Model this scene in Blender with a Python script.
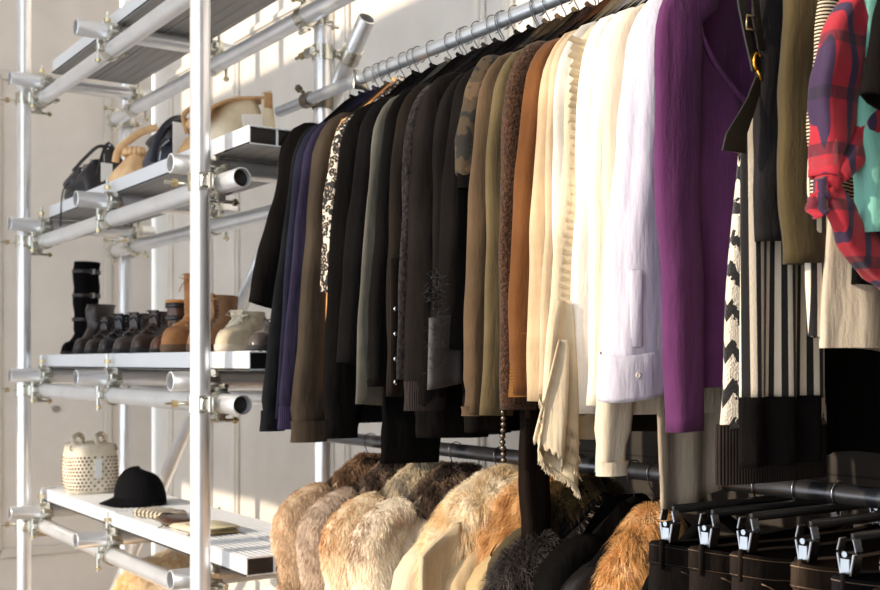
import bpy, math, random
from mathutils import Vector, Matrix, Euler
PI = math.pi
for o in list(bpy.data.objects):
    bpy.data.objects.remove(o)
S = bpy.context.scene
COL = S.collection
random.seed(7)

# ------------------------------------------------------------------ camera, world, sun, exposure
H = 1.42                                   # eye height above the floor
FOC, CU, CV = 1147.0, 440.0, 362.0         # focal length in pixels, principal column, horizon row
FW, RT = (-0.83, 0.558), (0.558, 0.83)     # forward and right of the camera on the floor plan
cd = bpy.data.cameras.new('camera'); cam = bpy.data.objects.new('camera', cd); COL.objects.link(cam)
cam.location = (0, 0, H); cam.rotation_euler = (PI/2, 0, math.atan2(0.83, 0.558))
cd.sensor_width = 36; cd.lens = FOC/880*36; cd.shift_y = (CV-295)/880; cd.clip_start = 0.05
cd.dof.use_dof = True; cd.dof.focus_distance = 2.1; cd.dof.aperture_fstop = 7.0
S.camera = cam
w = bpy.data.worlds.new('sky'); S.world = w; w.use_nodes = True
bg = w.node_tree.nodes['Background']; bg.inputs[0].default_value = (0.84, 0.92, 1.0, 1); bg.inputs[1].default_value = 1.85
sd = bpy.data.lights.new('sun', 'SUN'); sun = bpy.data.objects.new('sun', sd); COL.objects.link(sun)
sd.energy = 3.3; sd.color = (1.0, 0.84, 0.64); sd.angle = 0.012
SUNDIR = Vector((0.06, 0.966, -0.31)).normalized()      # the way the light travels
sun.rotation_euler = SUNDIR.to_track_quat('-Z', 'Y').to_euler(); sun.location = (1, -4, 4)
vs = S.view_settings; vs.view_transform = 'Standard'; vs.look = 'None'; vs.gamma = 1; vs.exposure = 0.35
S.view_settings.use_curve_mapping = False

# ------------------------------------------------------------------ pixel -> place
def ray(u):
    r = (u-CU)/FOC
    return FW[0]+RT[0]*r, FW[1]+RT[1]*r
def by_y(u, y):                            # x and depth of the column u on the plane y
    rx, ry = ray(u); d = y/ry; return rx*d, d
def by_x(u, x):
    rx, ry = ray(u); d = x/rx; return ry*d, d
def zz(v, d): return H + (CV-v)/FOC*d
def dep(x, y): return x*FW[0]+y*FW[1]

# ------------------------------------------------------------------ materials
def lin(c):
    return tuple(((x/255)/12.92 if x/255 <= .04045 else ((x/255+.055)/1.055)**2.4) for x in c)
class NT:
    def __init__(s, name):
        s.m = bpy.data.materials.new(name); s.m.use_nodes = True
        s.t = s.m.node_tree; s.b = s.t.nodes['Principled BSDF']
        s.tc = s.t.nodes.new('ShaderNodeTexCoord')
    def n(s, ty, **kw):
        nd = s.t.nodes.new(ty)
        for k, v in kw.items():
            if k in nd.inputs: nd.inputs[k].default_value = v
            else: setattr(nd, k, v)
        return nd
    def l(s, a, b): s.t.links.new(a, b)
    def obj(s): return s.tc.outputs['Object']
    def noise(s, scale, detail=3, stretch=None, dist=0):
        nd = s.n('ShaderNodeTexNoise', Scale=scale, Detail=detail, Distortion=dist)
        if stretch:
            mp = s.n('ShaderNodeMapping'); mp.inputs['Scale'].default_value = stretch
            s.l(s.obj(), mp.inputs[0]); s.l(mp.outputs[0], nd.inputs['Vector'])
        else: s.l(s.obj(), nd.inputs['Vector'])
        return nd.outputs['Fac']
    def ramp(s, fac, stops, const=False):
        r = s.n('ShaderNodeValToRGB'); cr = r.color_ramp
        if const: cr.interpolation = 'CONSTANT'
        while len(cr.elements) < len(stops): cr.elements.new(0.5)
        for e, (p, c) in zip(cr.elements, stops):
            e.position = p; e.color = (*c, 1)
        s.l(fac, r.inputs[0]); return r.outputs[0]
    def math(s, op, a, b=None):
        nd = s.n('ShaderNodeMath', operation=op)
        for i, q in enumerate((a, b)):
            if q is None: continue
            if isinstance(q, (int, float)): nd.inputs[i].default_value = q
            else: s.l(q, nd.inputs[i])
        return nd.outputs[0]
    def sep(s):
        nd = s.n('ShaderNodeSeparateXYZ'); s.l(s.obj(), nd.inputs[0]); return nd.outputs
    def band(s, coord, period, duty, off=0.0, wob=0):
        c = s.math('ADD', coord, off)
        if wob:
            nz = s.noise(14, 2); c = s.math('ADD', c, s.math('MULTIPLY', nz, wob))
        f = s.math('FRACT', s.math('DIVIDE', c, period))
        return s.math('LESS_THAN', f, duty)
    def mix(s, fac, a, b):
        nd = s.n('ShaderNodeMix', data_type='RGBA')
        if isinstance(fac, (int, float)): nd.inputs[0].default_value = fac
        else: s.l(fac, nd.inputs[0])
        for i, q in ((6, a), (7, b)):
            if isinstance(q, tuple): nd.inputs[i].default_value = (*q, 1)
            else: s.l(q, nd.inputs[i])
        return nd.outputs[2]
    def base(s, c):
        if isinstance(c, tuple): s.b.inputs['Base Color'].default_value = (*c, 1)
        else: s.l(c, s.b.inputs['Base Color'])
    def set(s, **kw):
        for k, v in kw.items(): s.b.inputs[k.replace('_', ' ')].default_value = v
    def bump(s, fac, strength=.3, dist=.01):
        nd = s.n('ShaderNodeBump', Strength=strength, Distance=dist)
        s.l(fac, nd.inputs['Height']); s.l(nd.outputs[0], s.b.inputs['Normal'])

def shade(c, k): return tuple(min(1, x*k) for x in c)
MC = {}
def cloth(rgb, rough=.9, sheen=.15, var=.25, weave=1.0, sub=0.0, rgb2=None):
    key = ('cloth', rgb, rough, sheen, var, weave, sub, rgb2)
    if key in MC: return MC[key]
    n = NT('fabric')
    if max(rgb) < 165: rgb = tuple(q*(.64 if max(rgb) < 100 else .74) for q in rgb)
    c = lin(rgb)
    nz = n.noise(9, 4)
    a, b = (shade(c, 1-var), shade(c, 1+var)) if rgb2 is None else (c, lin(rgb2))
    n.base(n.ramp(nz, [(.3, a), (.7, b)]))
    n.set(Roughness=rough, Sheen_Weight=sheen*(0 if max(rgb) < 70 else .5), Specular_IOR_Level=.05 if max(rgb) < 110 else .3)
    if sub: n.set(Subsurface_Weight=sub, Subsurface_Radius=(.02, .015, .01), Subsurface_Scale=.5)
    f = n.noise(320, 2); g = n.noise(26, 3, (1.6, 1.6, .4)); s_ = n.math('ADD', n.math('MULTIPLY', f, .22*weave), n.math('MULTIPLY', g, 1.7))
    n.bump(s_, .45, .006)
    MC[key] = n.m; return n.m
def pile(rgb, rgb2, scale=55):             # fuzzy knit
    key = ('pile', rgb, rgb2, scale)
    if key in MC: return MC[key]
    n = NT('fuzzy_knit'); nz = n.noise(scale*3, 5)
    n.base(n.ramp(nz, [(.35, lin(rgb)), (.65, lin(rgb2))])); n.set(Roughness=1, Sheen_Weight=.1, Specular_IOR_Level=.1); n.bump(n.noise(scale*4, 4), .9, .008)
    MC[key] = n.m; return n.m
def knit(rgb, period=.005, axis='Z', rgb2=None):
    key = ('knit', rgb, period, axis, rgb2)
    if key in MC: return MC[key]
    n = NT('ribbed_knit'); c = lin(rgb); sp = n.sep()['XYZ'.index(axis)]
    wv = n.math('SINE', n.math('MULTIPLY', sp, 2*PI/period))
    if rgb2: n.base(n.mix(n.math('GREATER_THAN', wv, .0), c, lin(rgb2)))
    else: n.base(n.ramp(n.noise(20), [(.3, shade(c, .8)), (.7, shade(c, 1.2))]))
    n.set(Roughness=.95, Specular_IOR_Level=.12); n.bump(wv, .5, .003)
    MC[key] = n.m; return n.m
def leather(rgb, rough=.42, rgb2=None, bump=.25):
    key = ('leather', rgb, rough, rgb2, bump)
    if key in MC: return MC[key]
    n = NT('leather'); c = lin(rgb); c2 = lin(rgb2) if rgb2 else shade(c, 1.35)
    n.base(n.ramp(n.noise(18, 5), [(.3, shade(c, .8)), (.7, c2)])); n.set(Roughness=rough); n.bump(n.noise(120, 4), bump, .004)
    MC[key] = n.m; return n.m
def metal(rgb, rough=.35, met=1.0, streak=None):
    key = ('metal', rgb, rough, met, streak)
    if key in MC: return MC[key]
    n = NT('metal'); c = lin(rgb)
    nz = n.noise(30, 3, streak or (1, 1, 1)); n.base(n.ramp(nz, [(.3, shade(c, .93)), (.7, shade(c, 1.03))]))
    n.set(Metallic=met); n.l(n.math('ADD', n.math('MULTIPLY', nz, .10), rough-.05), n.b.inputs['Roughness'])
    MC[key] = n.m; return n.m
def plain(rgb, rough=.6, name='paint', bump=0):
    key = ('plain', rgb, rough, name)
    if key in MC: return MC[key]
    n = NT(name); c = lin(rgb); n.base(n.ramp(n.noise(6, 5), [(.3, shade(c, .94)), (.7, shade(c, 1.04))])); n.set(Roughness=rough)
    if bump: n.bump(n.noise(60, 5), bump, .004)
    MC[key] = n.m; return n.m
def wood(rgb):
    key = ('wood', rgb)
    if key in MC: return MC[key]
    n = NT('wood'); c = lin(rgb); n.base(n.ramp(n.noise(40, 5, (6, 1, 6), .6), [(.3, shade(c, .7)), (.7, shade(c, 1.15))])); n.set(Roughness=.45)
    MC[key] = n.m; return n.m
def fur_mat(c1, c2, c3, scale=9):
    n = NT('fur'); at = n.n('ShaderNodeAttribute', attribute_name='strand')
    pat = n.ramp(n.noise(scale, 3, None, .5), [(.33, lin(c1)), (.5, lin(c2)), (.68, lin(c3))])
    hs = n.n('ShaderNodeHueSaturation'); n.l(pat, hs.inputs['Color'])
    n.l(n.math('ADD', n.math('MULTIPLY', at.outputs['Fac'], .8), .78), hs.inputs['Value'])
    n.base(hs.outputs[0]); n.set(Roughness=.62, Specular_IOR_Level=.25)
    return n.m
def leopard():
    n = NT('leopard_print'); v = n.n('ShaderNodeTexVoronoi', Scale=82.0, Randomness=.95)
    v.feature = 'F1'; ad = n.n('ShaderNodeVectorMath', operation='ADD'); nz = n.n('ShaderNodeTexNoise', Scale=60.0)
    n.l(n.obj(), nz.inputs['Vector'])
    sc = n.n('ShaderNodeVectorMath', operation='SCALE'); sc.inputs[3].default_value = .018
    n.l(nz.outputs['Color'], sc.inputs[0]); n.l(n.obj(), ad.inputs[0]); n.l(sc.outputs[0], ad.inputs[1]); n.l(ad.outputs[0], v.inputs['Vector'])
    n.base(n.ramp(v.outputs['Distance'], [(0, lin((150, 125, 100))), (.22, lin((150, 125, 100))), (.27, lin((24, 20, 20))), (.60, lin((24, 20, 20))), (.64, lin((206, 192, 174))), (1, lin((206, 192, 174)))]))
    n.set(Roughness=.85); return n.m
def ikat():
    n = NT('zigzag_knit'); sp = n.sep(); nz = n.noise(120, 2)
    zg = n.math('PINGPONG', n.math('ADD', sp[1], n.math('MULTIPLY', nz, .012)), .022)
    f = n.math('FRACT', n.math('DIVIDE', n.math('ADD', n.math('ADD', sp[2], n.math('MULTIPLY', zg, 1.5)), n.math('MULTIPLY', nz, .02)), .062))
    n.base(n.mix(n.math('LESS_THAN', f, .40), lin((232, 218, 198)), lin((30, 25, 24)))); n.set(Roughness=1, Sheen_Weight=.3)
    n.bump(n.noise(300, 2), .8, .006); return n.m
def stripes(c1, c2, period, duty, axis=1, off=0):
    n = NT('striped_fabric'); sp = n.sep(); n.base(n.mix(n.band(sp[axis], period, duty, off), lin(c1), lin(c2)))
    n.set(Roughness=.9, Sheen_Weight=.1); n.bump(n.noise(280, 2), .3, .004); return n.m
def plaid():
    n = NT('plaid_fabric'); sp = n.sep()
    a = n.band(sp[1], .046, .30, 3.02); b = n.band(sp[2], .075, .22, 3.05); c = n.band(sp[1], .046, .05, 3.0)
    r, nv, dk = lin((164, 26, 42)), lin((52, 28, 62)), lin((28, 18, 34))
    ab = n.mix(a, r, nv); m1 = n.mix(n.math('MULTIPLY', b, .65), ab, dk); m2 = n.mix(n.math('MULTIPLY', c, .8), m1, lin((150, 20, 40)))
    n.base(m2); n.set(Roughness=.85, Sheen_Weight=.1); n.bump(n.noise(26, 3), .4, .008); return n.m
def camo():
    n = NT('camouflage'); n.base(n.ramp(n.noise(22, 2), [(0, lin((30, 26, 22))), (.45, lin((30, 26, 22))), (.47, lin((66, 52, 34))), (.58, lin((66, 52, 34))), (.6, lin((90, 70, 48))), (1, lin((90, 70, 48)))]))
    n.set(Roughness=.9); return n.m

ALU = metal((240, 240, 242), .30, .68, (.4, .4, .4))
ALUP = metal((234, 236, 240), .38, .35, (1, 40, 40))
ALUIN = metal((120, 112, 104), .6, .6)
ZINC = metal((214, 212, 202), .26, .95)
BRASSY = metal((190, 172, 132), .3, 1.0)
CHROME = metal((176, 178, 182), .22, 1.0)
STEEL = metal((206, 212, 220), .34, .8)
DKSTEEL = metal((104, 104, 108), .3, .9)
BLACKP = plain((22, 21, 22), .35, 'black_plastic')
VELVET = cloth((20, 18, 19), .95, .3, .1)
TAG = plain((238, 236, 232), .7, 'card')
RUB = plain((40, 36, 34), .8, 'rubber')

# ------------------------------------------------------------------ mesh builder
ORG = {}
class MB:
    def __init__(s): s.v = []; s.f = []
    def ring(s, pts):
        i = len(s.v); s.v += [tuple(p) for p in pts]; return list(range(i, i+len(pts)))
    def bridge(s, a, b, closed=True):
        n = len(a)
        for k in range(n if closed else n-1):
            j = (k+1) % n; s.f.append((a[k], a[j], b[j], b[k]))
    def cap(s, a, flip=False): s.f.append(tuple(reversed(a)) if flip else tuple(a))
    def box(s, c, d, rot=None, bev=0):
        c = Vector(c); hx, hy, hz = d[0]/2, d[1]/2, d[2]/2
        b = min(bev, hx*.9, hy*.9, hz*.9)
        M = rot if rot is not None else Matrix.Identity(3)
        if b <= 0:
            r = [s.ring([c+M@Vector((x*hx, y*hy, z*hz)) for x, y in ((-1, -1), (1, -1), (1, 1), (-1, 1))]) for z in (-1, 1)]
            s.bridge(*r); s.cap(r[0], True); s.cap(r[1]); return
        def oct(hx, hy, i, z):
            p = []
            for sx, sy in ((-1, -1), (1, -1), (1, 1), (-1, 1)):
                q = [(sx*(hx-i), sy*(hy-i-b)), (sx*(hx-i-b), sy*(hy-i))]
                if sx*sy > 0: pass
                else: q.reverse()
                p += q
            return s.ring([c+M@Vector((x, y, z)) for x, y in p])
        rs = [oct(hx, hy, b, -hz), oct(hx, hy, 0, -hz+b), oct(hx, hy, 0, hz-b), oct(hx, hy, b, hz)]
        for a, q in zip(rs, rs[1:]): s.bridge(a, q)
        s.cap(rs[0], True); s.cap(rs[-1])
    def tube(s, pts, r, seg=12, caps=True, flat=None, up=None):
        pts = [Vector(p) for p in pts]; n = len(pts); r = r if isinstance(r, (list, tuple)) else [r]*n
        t0 = (pts[1]-pts[0]).normalized()
        a = Vector(up) if up else (Vector((0, 0, 1)) if abs(t0.z) < .9 else Vector((1, 0, 0)))
        nx = (a - t0*a.dot(t0)).normalized(); prev = None
        for i, p in enumerate(pts):
            t = ((pts[min(i+1, n-1)]-pts[max(i-1, 0)])).normalized()
            nx = (nx - t*nx.dot(t)).normalized(); bx = t.cross(nx)
            k = flat if flat else 1
            rg = s.ring([p+nx*(r[i]*k*math.cos(2*PI*j/seg))+bx*(r[i]*math.sin(2*PI*j/seg)) for j in range(seg)])
            if prev: s.bridge(prev, rg)
            elif caps: s.cap(rg, True)
            prev = rg
        if caps: s.cap(prev)
    def pipe(s, a, b, r, wall=.004, seg=28):
        a, b = Vector(a), Vector(b); t = (b-a).normalized()
        q = Vector((0, 0, 1)) if abs(t.z) < .9 else Vector((1, 0, 0)); nx = (q-t*q.dot(t)).normalized(); bx = t.cross(nx)
        L = (b-a).length
        R = lambda p, rr: s.ring([p+nx*(rr*math.cos(2*PI*j/seg))+bx*(rr*math.sin(2*PI*j/seg)) for j in range(seg)])
        e = .0015
        rs = [R(a+t*.12, r-wall), R(a, r-wall), R(a, r-e), R(a+t*e, r), R(b-t*e, r), R(b, r-e), R(b, r-wall), R(b-t*.12, r-wall)]
        for p, q in zip(rs, rs[1:]): s.bridge(p, q)
        s.cap(rs[0]); s.cap(rs[-1], True)
    def band(s, c, axis, r, wdt, th, seg=24):
        c, t = Vector(c), Vector(axis).normalized()
        q = Vector((0, 0, 1)) if abs(t.z) < .9 else Vector((1, 0, 0)); nx = (q-t*q.dot(t)).normalized(); bx = t.cross(nx)
        R = lambda h, rr: s.ring([c+t*h+nx*(rr*math.cos(2*PI*j/seg))+bx*(rr*math.sin(2*PI*j/seg)) for j in range(seg)])
        rs = [R(-wdt/2, r), R(-wdt/2, r+th), R(wdt/2, r+th), R(wdt/2, r)]
        for p, q in zip(rs, rs[1:]): s.bridge(p, q)
        s.bridge(rs[-1], rs[0])
    def sphere(s, c, r, seg=12, rng=8, sc=(1, 1, 1)):
        prev = None; c = Vector(c)
        for i in range(rng+1):
            a = PI*i/rng; rr = max(math.sin(a), .001)*r
            rg = s.ring([c+Vector((rr*math.cos(2*PI*j/seg)*sc[0], rr*math.sin(2*PI*j/seg)*sc[1], -math.cos(a)*r*sc[2])) for j in range(seg)])
            if prev: s.bridge(prev, rg)
            prev = rg
    def grid(s, fn, nu, nv):
        rows = [s.ring([fn(i/nu, j/nv) for i in range(nu+1)]) for j in range(nv+1)]
        for a, b in zip(rows, rows[1:]): s.bridge(a, b, False)
    def build(s, name, mat, parent=None, loc=None, smooth=True, thick=0, subsurf=0, attr=None):
        me = bpy.data.meshes.new(name)
        org = ORG[parent.name] if parent else Vector(loc if loc is not None else (0, 0, 0))
        me.from_pydata([tuple(Vector(p)-org) for p in s.v], [], s.f)
        if smooth:
            me.polygons.foreach_set('use_smooth', [True]*len(me.polygons))
            if smooth == 'auto':
                try: me.set_sharp_from_angle(angle=.7)
                except Exception: pass
        me.materials.append(mat); me.update()
        o = bpy.data.objects.new(name, me); COL.objects.link(o)
        if parent: o.parent = parent
        else: o.location = org
        ORG[o.name] = org
        if thick:
            m = o.modifiers.new('solid', 'SOLIDIFY'); m.thickness = thick; m.offset = 0
        if subsurf:
            m = o.modifiers.new('sub', 'SUBSURF'); m.levels = subsurf; m.render_levels = subsurf
        if attr is not None:
            at = me.attributes.new('strand', 'FLOAT', 'POINT'); at.data.foreach_set('value', attr)
        return o
def tag(o, label, cat, group=None):
    o['label'] = label; o['category'] = cat
    if group: o['group'] = group
    return o
def thing(name, loc, label, cat, group=None):
    o = bpy.data.objects.new(name, None); COL.objects.link(o); o.location = loc; o.empty_display_size = .05
    ORG[o.name] = Vector(loc); return tag(o, label, cat, group)
def struct(mb, name, mat, smooth=False):
    o = mb.build(name, mat, None, None, smooth); o['kind'] = 'structure'; return o
def copy_tree(o, parent=None):
    c = o.copy(); COL.objects.link(c)
    if parent: c.parent = parent
    ORG[c.name] = ORG[o.name]
    for ch in list(o.children): copy_tree(ch, c)
    return c

# ------------------------------------------------------------------ the room
YW, XL, XR, YF, HC = 2.30, -6.25, 1.6, -1.6, 4.75
WALLM = plain((226, 220, 213), .7, 'wall_paint')
TRIMM = plain((232, 226, 217), .55, 'trim_paint')
m = MB(); m.box((-2.3, .35, -.05), (8.4, 4.0, .1)); 
n = NT('floorboards'); c = lin((168, 156, 142)); sp = n.sep(); gap = n.band(sp[1], .14, .03)
n.base(n.mix(gap, n.ramp(n.noise(8, 5, (1, 9, 1)), [(.3, shade(c, .7)), (.7, shade(c, 1.1))]), (0.01, .008, .006))); n.set(Roughness=.5)
struct(m, 'floor', n.m)
m = MB(); m.box((-2.3, .35, HC+.05), (8.4, 4.0, .1)); struct(m, 'ceiling', plain((236, 232, 226), .8, 'ceiling_paint'))
m = MB(); m.box((-2.3, YW+.05, HC/2), (8.4, .1, HC)); struct(m, 'wall_back', WALLM)
m = MB(); m.box((XL-.05, .35, HC/2), (.1, 3.8, HC)); struct(m, 'wall_left', plain((218, 210, 202), .7, 'wall_paint_left'))
m = MB(); m.box((XR+.05, .35, HC/2), (.1, 3.8, HC)); struct(m, 'wall_right', plain((96, 84, 76), .8, 'dark_wall_paint'))
# added unseen panel on posts, shaped to shade a band of the back wall
m = MB(); m.box(((XL-.5-3.22)/2, YF-.04, (2.04+4.02)/2), (-3.22-XL+.5, .08, 1.98))
for x in (XL+.04, -3.26, XR-.04): m.box((x, YF-.04, HC/2), (.08, .078, HC))
struct(m, 'front_shade_panel', TRIMM)
# dark horizontal boarding on the right half of the back wall
n = NT('dark_boarding'); sp = n.sep(); gp = n.band(sp[2], .105, .05); c = lin((52, 45, 40))
n.base(n.mix(gp, n.ramp(n.noise(5, 5, (1, 1, 6)), [(.3, shade(c, .8)), (.7, shade(c, 1.2))]), (.004, .0035, .003))); n.set(Roughness=.7)
xb = by_y(522, YW-.05)[0]
m = MB(); m.box(((xb+XR)/2, YW-.025, (H+.62)/2), (XR-xb, .05, H+.62)); struct(m, 'trim_boarding', n.m)
# panel mouldings
def moulding(x0, x1, z0, z1, w_=.05):
    m = MB()
    for (cx, cz, dx, dz) in (((x0+x1)/2, z1, x1-x0+w_, w_), ((x0+x1)/2, z0, x1-x0+w_, w_), (x0, (z0+z1)/2, w_, z1-z0-w_), (x1, (z0+z1)/2, w_, z1-z0-w_)):
        m.box((cx, YW-.009, cz), (dx, .018, dz), bev=.005)
        m.box((cx, YW-.022, cz), (max(dx-.024, .014), .012, max(dz-.024, .014)), bev=.004)
    return m
xa = by_y(238, YW)[0]; xd = by_y(332, YW)[0]
struct(moulding(xa, xd, H-1.0, H+1.56), 'trim_1', TRIMM)
xe = by_y(348, YW)[0]; xf = by_y(482, YW)[0]
struct(moulding(xe, xf, H-1.0, H+1.56), 'trim_2', TRIMM)
struct(moulding(xf+.16, xf+1.1, H+.72, H+1.56), 'trim_3', TRIMM)
xg = by_y(211, YW)[0]
struct(moulding(XL+.18, xg, H-1.0, H+1.56), 'trim_4', TRIMM)
m = MB(); m.box(((XL+xb)/2, YW-.01, .075), (xb-XL, .02, .15), bev=.005); struct(m, 'baseboard_back', TRIMM)
m = MB()
for (y0, y1) in ((1.42, 2.0), (.3, 1.26)):
    for (cy, cz, dy, dz) in (((y0+y1)/2, H+1.5, y1-y0, .05), ((y0+y1)/2, H-1.0, y1-y0, .05), (y0, H+.25, .04, 2.5), (y1, H+.25, .04, 2.5)):
        m.box((XL+.01, cy, cz), (.02, dy, dz), bev=.005)
struct(m, 'trim_5', plain((208, 201, 192), .6, 'trim_paint_left'))
ys, ds = by_x(56, XL+.01)
m = MB(); m.band((XL+.008, ys, zz(409, ds)), (1, 0, 0), .004, .016, .014); m.sphere((XL+.008, ys, zz(409, ds)), .012, sc=(.7, 1, 1))
tag(m.build('wall_knob', plain((150, 142, 134), .5), None, (XL, ys, zz(409, ds))), 'small grey round knob on the left wall above the studded bag', 'knob')

# ------------------------------------------------------------------ scaffold
R_ = .0275
XN, YN = -2.93, 1.19; XLp = -4.78; YB, XP3, XP4 = 1.68, -3.15, -5.0
YLF, YLB = 1.25, 1.62
LZ = [1.06, .485, -.113, -.657]                                # ledger heights above the eye, top shelf first
SHN = ['top shelf', 'bag shelf', 'shoe shelf', 'lowest shelf']
def tubeobj(name, a, b, label, cat='pole', group=None, mat=ALU, r=R_):
    m = MB(); m.pipe(a, b, r); o = tag(m.build(name, mat, None, a, 'auto'), label, cat, group)
    if name != 'scaffold_post':
        A, B = Vector(a), Vector(b); t = (B-A).normalized()*.022
        for p, q in ((A+t, A+t*1.3), (B-t*1.3, B-t)):
            m = MB(); m.tube([p, q], r-.0042, 24); m.build('bore_shade', RUB, o)  # dark disc stands in for the shade inside the open tube end
    return o
tubeobj('scaffold_post', (XLp, YN, 0), (XLp, YN, 3.45), 'farthest left upright scaffold tube carrying the front of the shelves')
tubeobj('scaffold_post', (XN, YN, 0), (XN, YN, 3.45), 'nearest and thickest upright scaffold tube in front of the shelves')
tubeobj('scaffold_post', (XP4, YB, 0), (XP4, YB, 3.45), 'thin rear upright scaffold tube behind the left end of the shoe shelf')
tubeobj('scaffold_post', (XP3, YB, 0), (XP3, YB, 3.45), 'rear upright scaffold tube carrying the left ends of both clothes rails')
tubeobj('scaffold_post', (-.30, YB, 0), (-.30, YB, 3.45), 'upright scaffold tube carrying the right ends of the clothes rails')
for k, z in enumerate(LZ):
    tubeobj('scaffold_ledger', (XLp-.03 + (.05 if k else 0), YLF, H+z), (XN+.14, YLF, H+z), f'long front scaffold tube running under the {SHN[k]}')
    tubeobj('scaffold_ledger', (XP4+.03, YLB, H+z), (XP3+.30, YLB, H+z), f'long rear scaffold tube running under the back of the {SHN[k]}')
TX = [(-4.70, 'left'), (-3.86, 'middle'), (-3.02, 'right')]
for k, z in enumerate(LZ):
    for q, (x, nm) in enumerate(TX):
        if k == 0 and q == 2: continue
        tubeobj('scaffold_transom', (x, 1.115+.012*((k*3+q) % 3), H+z+.06), (x, 1.70, H+z+.06), f'short cross tube with an open end holding up the {nm} part of the {SHN[k]}')
yb, db = 1.76, 0
p1 = (by_y(367, yb)[0], yb, zz(18, by_y(367, yb)[1])); p2 = (by_y(150, yb)[0], yb, zz(512, by_y(150, yb)[1]))
dv = (Vector(p1)-Vector(p2)).normalized(); tt = p2[2]/dv.z
p2 = tuple(Vector(p2) - dv*tt)
tubeobj('scaffold_brace', p2, p1, 'diagonal scaffold brace with an open cut end behind the shelves', 'pole')

# couplers: tube A along local x, tube B along local y, 6 cm above A
def hexnut(m, c, ax, r=.011, h=.012): 
    c = Vector(c); m.tube([c-Vector(ax)*h/2, c+Vector(ax)*h/2], r, 6)
def make_coupler():
    root = thing('scaffold_coupler', (0, 0, 0), '', 'clamp', 'couplers of the scaffold shelves')
    m = MB(); m.band((0, 0, 0), (1, 0, 0), R_, .046, .006); m.band((0, 0, .06), (0, 1, 0), R_, .046, .006)
    m.box((0, 0, .030), (.044, .044, .010), bev=.003)
    m.box((0, -.040, .003), (.030, .022, .026), bev=.004); m.box((0, .038, 0), (.034, .012, .03), bev=.003)
    m.box((-.040, 0, .063), (.022, .030, .026), bev=.004); m.tube([(.050, -.02, .05), (.050, .02, .05)], .007, 8); m.tube([(-.02, .048, -.008), (.02, .048, -.008)], .007, 8); m.box((.038, 0, .06), (.012, .034, .03), bev=.003)
    m.build('clamp_body', ZINC, root, smooth='auto')
    for (a, b) in (((0, -.047, -.050), (0, -.047, .072)), ((-.047, 0, .018), (-.047, 0, .142))):
        b_ = MB(); b_.tube([a, b], .0055, 10); 
        bo = b_.build('bolt', ZINC, root, smooth='auto')
        d = Vector(b)-Vector(a)
        for f_, r_n, h_n in ((.78, .0115, .013), (.08, .0105, .009)):
            n_ = MB(); hexnut(n_, Vector(a)+d*f_, (0, 0, 1), r_n, h_n); n_.build('nut', BRASSY, bo, smooth=False)
    return root
CP = make_coupler(); first = [True]
def place_coupler(loc, rot, label):
    c = CP if first[0] else copy_tree(CP); first[0] = False
    c.location = loc; c.rotation_euler = rot; c['label'] = label; ORG[c.name] = Vector(loc)
for k, z in enumerate(LZ):
    for q, (x, nm) in enumerate(TX):
        if k == 0 and q == 2: continue
        place_coupler((x, YLF, H+z), (0, 0, 0), f'zinc tube clamp on the front tube at the {nm} cross tube of the {SHN[k]}')
        place_coupler((x, YLB, H+z), (0, 0, PI), f'zinc tube clamp on the rear tube at the {nm} cross tube of the {SHN[k]}')
    place_coupler((XLp, YLF, H+z), (PI/2, 0, 0), f'zinc tube clamp joining the far left post to the front tube of the {SHN[k]}')
    place_coupler((XN, YLF, H+z), (PI/2, 0, 0), f'zinc tube clamp joining the nearest post to the front tube of the {SHN[k]}')
    place_coupler((XP4+.04, YLB, H+z), (-PI/2, 0, 0), f'zinc tube clamp joining the thin rear post to the rear tube of the {SHN[k]}')
    place_coupler((XP3, YLB, H+z), (-PI/2, 0, 0), f'zinc tube clamp joining the rail post to the rear tube of the {SHN[k]}')
cz_ = .955; cb_ = Vector(p2)+dv*((H+cz_-p2[2])/dv.z)
sw = thing('swivel_clamp', (XP3, YB, H+cz_), 'zinc swivel clamp joining the rail post to the diagonal brace', 'clamp')
m = MB(); m.band((XP3, YB, H+cz_), (0, 0, 1), R_, .046, .006); m.band(cb_, dv, R_, .046, .006); m.tube([(XP3+.02, YB+.03, H+cz_), cb_-Vector((.02, .03, 0))], .014, 10)
m.box((XP3-.01, YB-.040, H+cz_), (.05, .02, .03), bev=.004); m.build('clamp_body', ZINC, sw, smooth='auto')
m = MB(); m.tube([(XP3-.10, YB-.040, H+cz_), (XP3+.03, YB-.040, H+cz_)], .0055, 10); m.build('bolt', ZINC, sw); m = MB(); hexnut(m, (XP3-.06, YB-.040, H+cz_), (1, 0, 0), .012, .014); m.build('nut', BRASSY, sw, smooth=False)

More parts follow.
